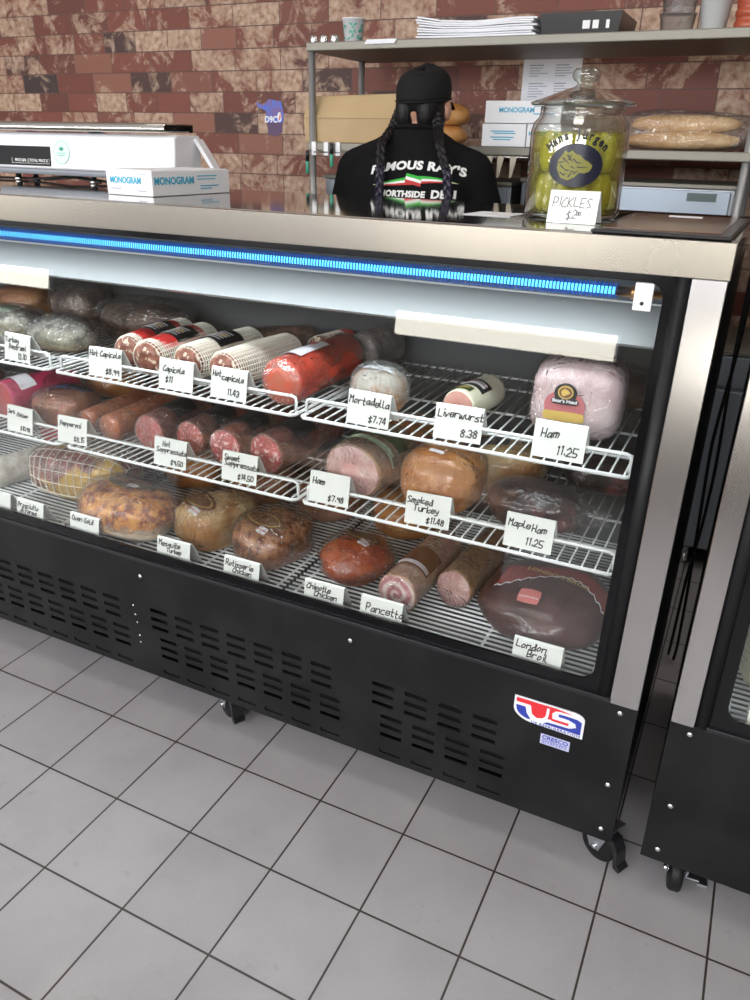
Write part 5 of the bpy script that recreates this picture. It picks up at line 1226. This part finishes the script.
# ================================================================== THE WORKER
def capsule(m, a, b, r0, r1, seg=14):
    a, b = Vector(a), Vector(b); d = (b-a).normalized(); pts = []; rs = []
    for k in range(4): t_ = PI/2*k/4; pts.append(a - d*r0*math.cos(t_)); rs.append(max(r0*math.sin(t_), .0008))
    for k in range(5): pts.append(a.lerp(b, k/4)); rs.append(r0 + (r1-r0)*k/4)
    for k in range(1, 5): t_ = PI/2*k/4; pts.append(b + d*r1*math.sin(t_)); rs.append(max(r1*math.cos(t_), .0008))
    return m.tube(pts, rs, seg)
def chain(m, pts, rs, seg=14):
    for i in range(len(pts)-1): capsule(m, pts[i], pts[i+1], rs[i], rs[i+1], seg)
def ellip(m, c, r, rot=None):
    bm = bmesh.new(); bmesh.ops.create_icosphere(bm, subdivisions=3, radius=1); M = T(*c) @ (rot or Matrix.Identity(4)) @ Matrix.Diagonal((r[0], r[1], r[2], 1))
    m.add([M @ v.co for v in bm.verts], [tuple(v.index for v in f.verts) for f in bm.faces], 0, True); bm.free(); return m
def loft(m, rings, seg=32, p=2.4):
    vs = []; fs = []
    for (cx_, cy_, z, rx, ry) in rings:
        for k in range(seg):
            a = 2*PI*k/seg; c_, s_ = math.cos(a), math.sin(a); r = (abs(c_)**p + abs(s_)**p)**(-1/p); vs.append((cx_ + rx*r*c_, cy_ + ry*r*s_, z))
    n = len(rings)
    for i in range(n-1):
        for k in range(seg): l = (k+1) % seg; fs.append((i*seg+k, i*seg+l, (i+1)*seg+l, (i+1)*seg+k))
    fs.append(tuple(range(seg))[::-1]); fs.append(tuple((n-1)*seg+k for k in range(seg)))
    return m.add(vs, fs, 0, True)
def fuse(mb, name, mat, par, vox=.008, sm=6):
    o = mb.build(name, mat, par); r = o.modifiers.new('r', 'REMESH'); r.mode = 'VOXEL'; r.voxel_size = vox; r.use_smooth_shade = True
    s = o.modifiers.new('s', 'SMOOTH'); s.iterations = sm; s.factor = .5
    bpy.context.view_layer.update(); dg = bpy.context.evaluated_depsgraph_get(); me = bpy.data.meshes.new_from_object(o.evaluated_get(dg)); me.name = name
    o.modifiers.clear(); o.data = me
    if not me.materials: me.materials.append(MATS[mat])
    return o
pm('skin', (.42, .22, .14), .5, c2=(.46, .25, .17), scale=12); pm('tee_black', (.006, .006, .007), .9, spec=.15, bump=.25, bscale=9); pm('hair_black', (.006, .005, .006), .5, spec=.3, bump=.8, bscale=120, stretch=(1, 1, .15)); pm('hair_purple', (.010, .007, .022), .4)
pm('cap_black', (.012, .012, .013), .85, spec=.2, bump=.2, bscale=200); pm('denim', (.02, .03, .05), .85); pm('shoe', (.02, .02, .02), .5)
PXX, PYY = .498, 1.150
P = thing('person', 'person with two long black braids and black cap, back turned, in a black printed tee', 'person', (PXX, PYY, 0))
HC = Vector((-.002, .105, 1.494))                                  # head centre
def body():
    m = MB()
    loft(m, [(0, 0, .80, .15, .10), (0, 0, .90, .165, .115), (0, -.005, 1.0, .150, .105), (0, 0, 1.12, .155, .11), (0, .015, 1.24, .17, .105), (0, .03, 1.32, .165, .085), (0, .05, 1.37, .10, .065)])
    chain(m, [(0, .055, 1.35), (.002, .085, 1.42), HC + Vector((0, -.01, -.04))], [.062, .054, .056])
    ellip(m, HC, (.070, .088, .086)); ellip(m, HC + Vector((0, .030, -.055)), (.052, .058, .062))          # skull and jaw
    capsule(m, HC + Vector((0, .085, .0)), HC + Vector((0, .108, -.028)), .009, .013)                       # nose
    capsule(m, HC + Vector((-.016, .088, -.052)), HC + Vector((.016, .088, -.052)), .0055, .0055)           # lips
    for s in (-1, 1):
        ellip(m, HC + Vector((s*.030, .078, .004)), (.013, .009, .008))                                     # eyelids
        ellip(m, HC + Vector((s*.078, -.004, -.018)), (.009, .018, .030), RX(-12))                          # ears
        chain(m, [(s*.135, .03, 1.315), (s*.195, .035, 1.295), (s*.262, .06, 1.085)], [.060, .056, .043])
        chain(m, [(s*.262, .06, 1.085), (s*.150, .215, 1.055), (s*.118, .255, 1.055)], [.041, .026, .024])
        palm = Vector((s*.095, .305, 1.045)); chain(m, [(s*.118, .255, 1.055), palm + Vector((s*.012, 0, 0))], [.022, .022]); chain(m, [(s*.110, .260, 1.052), palm + Vector((-s*.022, .0, 0))], [.018, .017])
        for q, (dx, L) in enumerate(((-.030, .062), (-.010, .072), (.010, .068), (.029, .053))):
            b0 = palm + Vector((s*dx*.9, .020, .002)); b1 = b0 + Vector((-s*.004, L*.5, -.006)); b2 = b1 + Vector((-s*.005, L*.30, -.016)); b3 = b2 + Vector((-s*.002, L*.14, -.018))
            chain(m, [b0, b1, b2, b3], [.0092, .0086, .0080, .0070], 10)
        t0 = palm + Vector((-s*.028, -.022, -.004)); chain(m, [t0, t0 + Vector((-s*.022, .022, -.010)), t0 + Vector((-s*.030, .048, -.018))], [.0115, .0098, .0082], 10)
        chain(m, [(s*.085, 0, .84), (s*.095, .02, .47), (s*.095, -.005, .10)], [.088, .056, .038]); chain(m, [(s*.095, -.02, .060), (s*.105, .12, .040)], [.040, .032])
    o = fuse(m, 'body', 'skin', P, .0045, 4); return o
body()
m = MB()
loft(m, [(0, 0, .86, .178, .130), (0, -.004, .98, .172, .125), (0, -.006, 1.10, .185, .130), (0, .0, 1.20, .200, .128), (0, .014, 1.29, .210, .112), (0, .026, 1.350, .180, .094), (0, .040, 1.398, .120, .076), (0, .050, 1.425, .070, .062)], 40, 2.3)
for s in (-1, 1): 
    chain(m, [(s*.110, .03, 1.335), (s*.188, .034, 1.306), (s*.238, .050, 1.175)], [.064, .066, .058])
tee = fuse(m, 't_shirt', 'tee_black', P, .007, 8)
bmx = bmesh.new(); bmx.from_mesh(tee.data); ttree = BVHTree.FromBMesh(bmx); bmx.free()
MB().tube([(.068*math.cos(a*PI/16), .062 + .060*math.sin(a*PI/16), 1.426 - .006*math.sin(a*PI/16)) for a in range(32)], .0070, 8, closed=True).build('collar', 'tee_black', P)
# trousers and shoes
m = MB(); loft(m, [(0, 0, .78, .165, .125), (0, 0, .86, .172, .128), (0, 0, .95, .165, .120)], 32)
for s in (-1, 1): chain(m, [(s*.085, 0, .82), (s*.096, .02, .47), (s*.096, 0, .13)], [.100, .072, .062])
fuse(m, 'trousers', 'denim', P, .010, 5)
for s in (-1, 1):
    m = MB(); chain(m, [(s*.095, -.035, .050), (s*.100, .04, .048), (s*.106, .135, .040)], [.046, .044, .038]); m.v = [Vector((v.x, v.y, max(v.z, .002))) for v in m.v]; m.build('shoe', 'shoe', P)
# print on the back
pm('print_white', (.80, .80, .78), .7); pm('print_green', (.03, .42, .04), .7); pm('print_red', (.50, .03, .03), .7)
def onback(mb, z, x=0): return conform(mb, T(x, -.45, z), ttree, .0018)
def arch(mb, k): mb.v = [Vector((v.x, v.y, v.z - k*v.x*v.x)) for v in mb.v]; return mb
PZ = 1.328
onback(arch(text_mb("FAMOUS RAY'S", .0300, .045, .0006, 1.32, spacing=1.06), .9), PZ, .056).build('print_lettering', 'print_white', P)
def swoosh(y0, y1, mt, nm, dz):
    n = 26; vs = []; fs = []
    for k in range(n+1):
        u = -1 + 2*k/n; x = u*.125; z = .006*math.sin(u*2.2) - .010*u*u; w_ = max(.0004, (1-abs(u))**.7*.013)
        vs += [(x, -.0006, z + y0*w_), (x, -.0006, z + y1*w_), (x, 0, z + y0*w_), (x, 0, z + y1*w_)]
    for k in range(n): a = 4*k; fs += [(a, a+4, a+5, a+1), (a+2, a+3, a+7, a+6)]
    onback(MB().add(vs, fs), PZ-.040+dz, .056).build(nm, mt, P)
swoosh(.35, 1.0, 'print_green', 'print_stripe', 0); swoosh(-.25, .35, 'print_white', 'print_stripe', 0); swoosh(-.8, -.25, 'print_red', 'print_stripe', 0)
for mt, a, b2 in (('print_green', .004, .012), ('print_white', -.004, .004), ('print_red', -.013, -.004)):
    mb = MB().add([(-.022, -.0012, a+.006), (.004, -.0012, a+.001), (.026, -.0012, a-.004), (.026, -.0012, b2-.004), (.004, -.0012, b2+.001), (-.022, -.0012, b2+.006), (-.022, -.0006, a+.006), (.026, -.0006, a-.004), (.026, -.0006, b2-.004), (-.022, -.0006, b2+.006)], [(0, 1, 4, 5), (1, 2, 3, 4), (6, 9, 8, 7)])
    onback(mb, PZ-.038, .056).build('print_knot', mt, P)
onback(text_mb('NORTHSIDE', .0225, .045, .0006, 1.1, spacing=1.04), PZ-.076, .028).build('print_lettering', 'print_white', P)
onback(text_mb('DELI', .029, .045, .0006, 1.1, spacing=1.04), PZ-.075, .147).build('print_lettering', 'print_white', P)
# hair, cap, braids
hm = MB()
for s in (-1, 1): ellip(hm, HC + Vector((s*.034, -.022, -.022)), (.040, .074, .072), RY(s*4))
ellip(hm, HC + Vector((0, -.022, .016)), (.060, .078, .066))
hair = fuse(hm, 'hair', 'hair_black', P, .005, 2)
cm = MB(); seg = 40
CR = [(1.0, -.012), (1.02, .0), (1.01, .024), (.96, .040), (.86, .054), (.67, .066), (.39, .073), (.001, .075)]
vs = []; fs = []
for (k_, h) in CR:
    for i in range(seg):
        a = 2*PI*i/seg; vs.append((HC.x + .0775*k_*math.cos(a), HC.y - .008 + .100*k_*math.sin(a), HC.z + .023 + h + (.012*math.sin(a) if h < .08 else 0)))
n = len(CR)
for q in range(n-1):
    for i in range(seg): l = (i+1) % seg; fs.append((q*seg+i, q*seg+l, (q+1)*seg+l, (q+1)*seg+i))
cm.add(vs, fs, 0, True); cap = cm.build('cap', 'cap_black', P); so = cap.modifiers.new('s', 'SOLIDIFY'); so.thickness = .003; so.offset = -1
bb = MB(); vs = []
ring = [(HC.x + .0790*math.cos(2*PI*i/seg), HC.y - .008 + .1015*math.sin(2*PI*i/seg), HC.z + .011 + .012*math.sin(2*PI*i/seg)) for i in range(seg)]
bb.tube(ring, .0028, 6, closed=True); bb.build('cap_seam', 'cap_black', cap)
vz = MB(); vs = []; fs = []; n = 14
for i in range(n+1):
    a = R_(35 + 110*i/n); c_, s_ = math.cos(a), math.sin(a)
    for k_, dz in ((1.0, .006), (1.45, -.012)): 
        y = HC.y - .008 + .100*s_*k_; x = HC.x + .0835*c_*(1 if k_ == 1 else 1.02)
        vs += [(x, y, HC.z + dz), (x, y, HC.z + dz + .003)]
for i in range(n): a = 4*i; fs += [(a, a+4, a+6, a+2), (a+1, a+3, a+7, a+5), (a+2, a+6, a+7, a+3)]
vz.add(vs, fs).build('cap_visor', 'cap_black', cap)
def braid(pts, r, purple_from):
    m = MB(); L = 0; pts = [Vector(p) for p in pts]; dense = []
    for a, b2 in zip(pts[:-1], pts[1:]):
        for i in range(12): dense.append(a.lerp(b2, i/12))
    dense.append(pts[-1]); N_ = len(dense)
    for q in range(3):
        lines = []; rr = []
        for i, p in enumerate(dense):
            u = i/(N_-1); th = i*.62 + q*2*PI/3; k_ = r*(1 - .35*u)
            lines.append(p + Vector((math.cos(th)*k_*.75, math.sin(2*th)*k_*.35, 0))); rr.append(k_*.62)
        cut = int(N_*purple_from); m.tube(lines[:cut+1], rr[:cut+1], 8, mi=0); m.tube(lines[cut:], rr[cut:], 8, mi=1)
    return m.build('braid', ['hair_black', 'hair_purple'], P)
braid([HC + Vector((-.058, -.048, -.020)), HC + Vector((-.066, -.078, -.066)), (-.052, -.082, 1.385), (-.036, -.124, 1.31), (-.030, -.140, 1.22), (-.030, -.145, 1.15)], .0138, .56)
braid([HC + Vector((.058, -.048, -.020)), HC + Vector((.078, -.078, -.066)), (.128, -.082, 1.385), (.166, -.110, 1.31), (.182, -.125, 1.22), (.186, -.132, 1.15)], .0138, .56)
# ================================================================== CUSTOMER SIDE (mirrored in the glass)
pm('plank', (.50, .24, .11), .6, c2=(.36, .15, .07), scale=6, stretch=(6, 1, .4)); pm('plank_pale', (.74, .52, .28), .6, c2=(.60, .40, .20), scale=6, stretch=(6, 1, .4))
t = thing('plank_bench', 'low wooden plank bench on the customer side facing the long case', 'bench', (-.80, -1.72, 0))
m = MB(); x = 0; k = 0
while x < 1.55:
    w_ = [.085, .06, .10, .05, .075][k % 5]; m.box((x, .32, .01), (x+w_-.004, .34, .385), k % 2); x += w_; k += 1
m.build('front_planks', ['plank', 'plank_pale'], t, bevel=.002); MB().box((-.01, -.01, .385), (1.56, .35, .412)).build('seat_board', 'plank', t, bevel=.003)
m = MB()
for x in (0, 1.51): m.box((x, 0, 0), (x+.03, .318, .385))
m.build('end_boards', 'plank', t)
pm('diffuser', (.9, .9, .88), .5, emis=(1.0, .96, .88), es=7.0); pm('diffuser_low', (.9, .9, .88), .5, emis=(1.0, .95, .82), es=9.0); pm('fixture', (.7, .7, .7), .5)
for k, (x0, x1, lab) in enumerate(((1.12, 2.60, 'unseen right hand wall light, added for the highlight on the steel posts'), (-1.02, .68, 'unseen long white wall light, added for the bright strip in the case glass'), (-6.4, -4.80, 'unseen second wall light, added for the bright strip at the left of the glass'))):
    t = thing('added_wall_light', lab, 'light', (x0, WY0, .93), 0, 'added wall lights under the windows')  # unseen lamps added for the bright strips in the glass and posts
    MB().box((-.02, .001, -.01), (x1-x0+.02, .05, .19)).build('housing', 'fixture', t, bevel=.004)
    MB().prism([(.051, 0), (.075, .02), (.075, .16), (.051, .18)], 0, x1-x0, 'x').build('diffuser', 'diffuser_low', t)
k = 0
for x in (-3.6, -1.2, 1.2, 2.1, 3.2):
    for y in (-2.6, -.45, 1.15):
        if (y > -1 and x > 3) or (x == 2.1) != (y > 1): continue  # aisle panels added to light the bench, the back one for the gap floor
        t = thing('unseen_ceiling_light', 'unseen square recessed ceiling light panel', 'ceiling light', (x, y, WH), 0, 'ceiling light panels'); k += 1
        MB().ring_sheet([(-.32, -.32), (.32, -.32), (.32, .32), (-.32, .32)], [(-.29, -.29), (.29, -.29), (.29, .29), (-.29, .29)], -.012, -.001).xf(RX(-90) if False else Matrix(((1,0,0,0),(0,0,1,0),(0,1,0,0),(0,0,0,1)))).build('frame', 'fixture', t)
        MB().box((-.29, -.29, -.008), (.29, .29, -.002)).build('diffuser', 'diffuser', t)
# ================================================================== LIGHT
def area(name, loc, rot, sx, sy, power, col=(1, 1, 1)):
    l = bpy.data.lights.new(name, 'AREA'); l.shape = 'RECTANGLE'; l.size = sx; l.size_y = sy; l.energy = power; l.color = col
    o = bpy.data.objects.new(name, l); COL.objects.link(o); o.location = loc; o.rotation_euler = rot; return o
for k, (a, b2) in enumerate(wins):
    area('window_daylight', ((a+b2)/2, WY0-.20, (zs0+zs1)/2), (PI/2, 0, 0), b2-a, zs1-zs0, 44*(b2-a), (.97, .975, 1.0))
area('case_tube_light', ((CX0+1.40)/2, TY+.012, TZ-.016), (R_(-8), 0, 0), 2.1, .02, 5.4, (.88, .96, 1.0))
area('case_tube_light', (2.1, TY+.012, TZ-.016), (R_(-8), 0, 0), 1.0, .02, 3.0, (.88, .96, 1.0))
wd = bpy.data.worlds.new('sky'); SC.world = wd; wd.use_nodes = True; bg = wd.node_tree.nodes['Background']; bg.inputs[0].default_value = (.80, .88, 1, 1); bg.inputs[1].default_value = 1.2
# ================================================================== CAMERA
cam = bpy.data.cameras.new('camera'); co = bpy.data.objects.new('camera', cam); COL.objects.link(co)
Rr = [[0.8974046081615945, 0.44072407591523477, 0.020670223970660734], [0.20177662437499394, -0.36829398269814484, -0.9075493023324799], [-0.392366108508581, 0.8186096940648826, -0.4194365335504664]]
r_, d_, f_ = [Vector(v) for v in Rr]
Mx = Matrix(((r_.x, -d_.x, -f_.x, 1.515), (r_.y, -d_.y, -f_.y, -1.153), (r_.z, -d_.z, -f_.z, 1.385), (0, 0, 0, 1)))
co.matrix_world = Mx; cam.sensor_fit = 'VERTICAL'; cam.sensor_height = 36; cam.lens = 772.73/1000*36; cam.clip_start = .02
cam.dof.use_dof = True; cam.dof.focus_distance = 1.55; cam.dof.aperture_fstop = 9.0
SC.camera = co
SC.view_settings.view_transform = 'Standard'; SC.view_settings.look = 'None'; SC.view_settings.gamma = 1; SC.view_settings.use_curve_mapping = False
SC.view_settings.exposure = 0.18
SC.cycles.use_denoising = True; SC.cycles.max_bounces = 10; SC.cycles.transparent_max_bounces = 24; SC.cycles.caustics_reflective = False; SC.cycles.caustics_refractive = False
SC.cycles.sample_clamp_indirect = 4
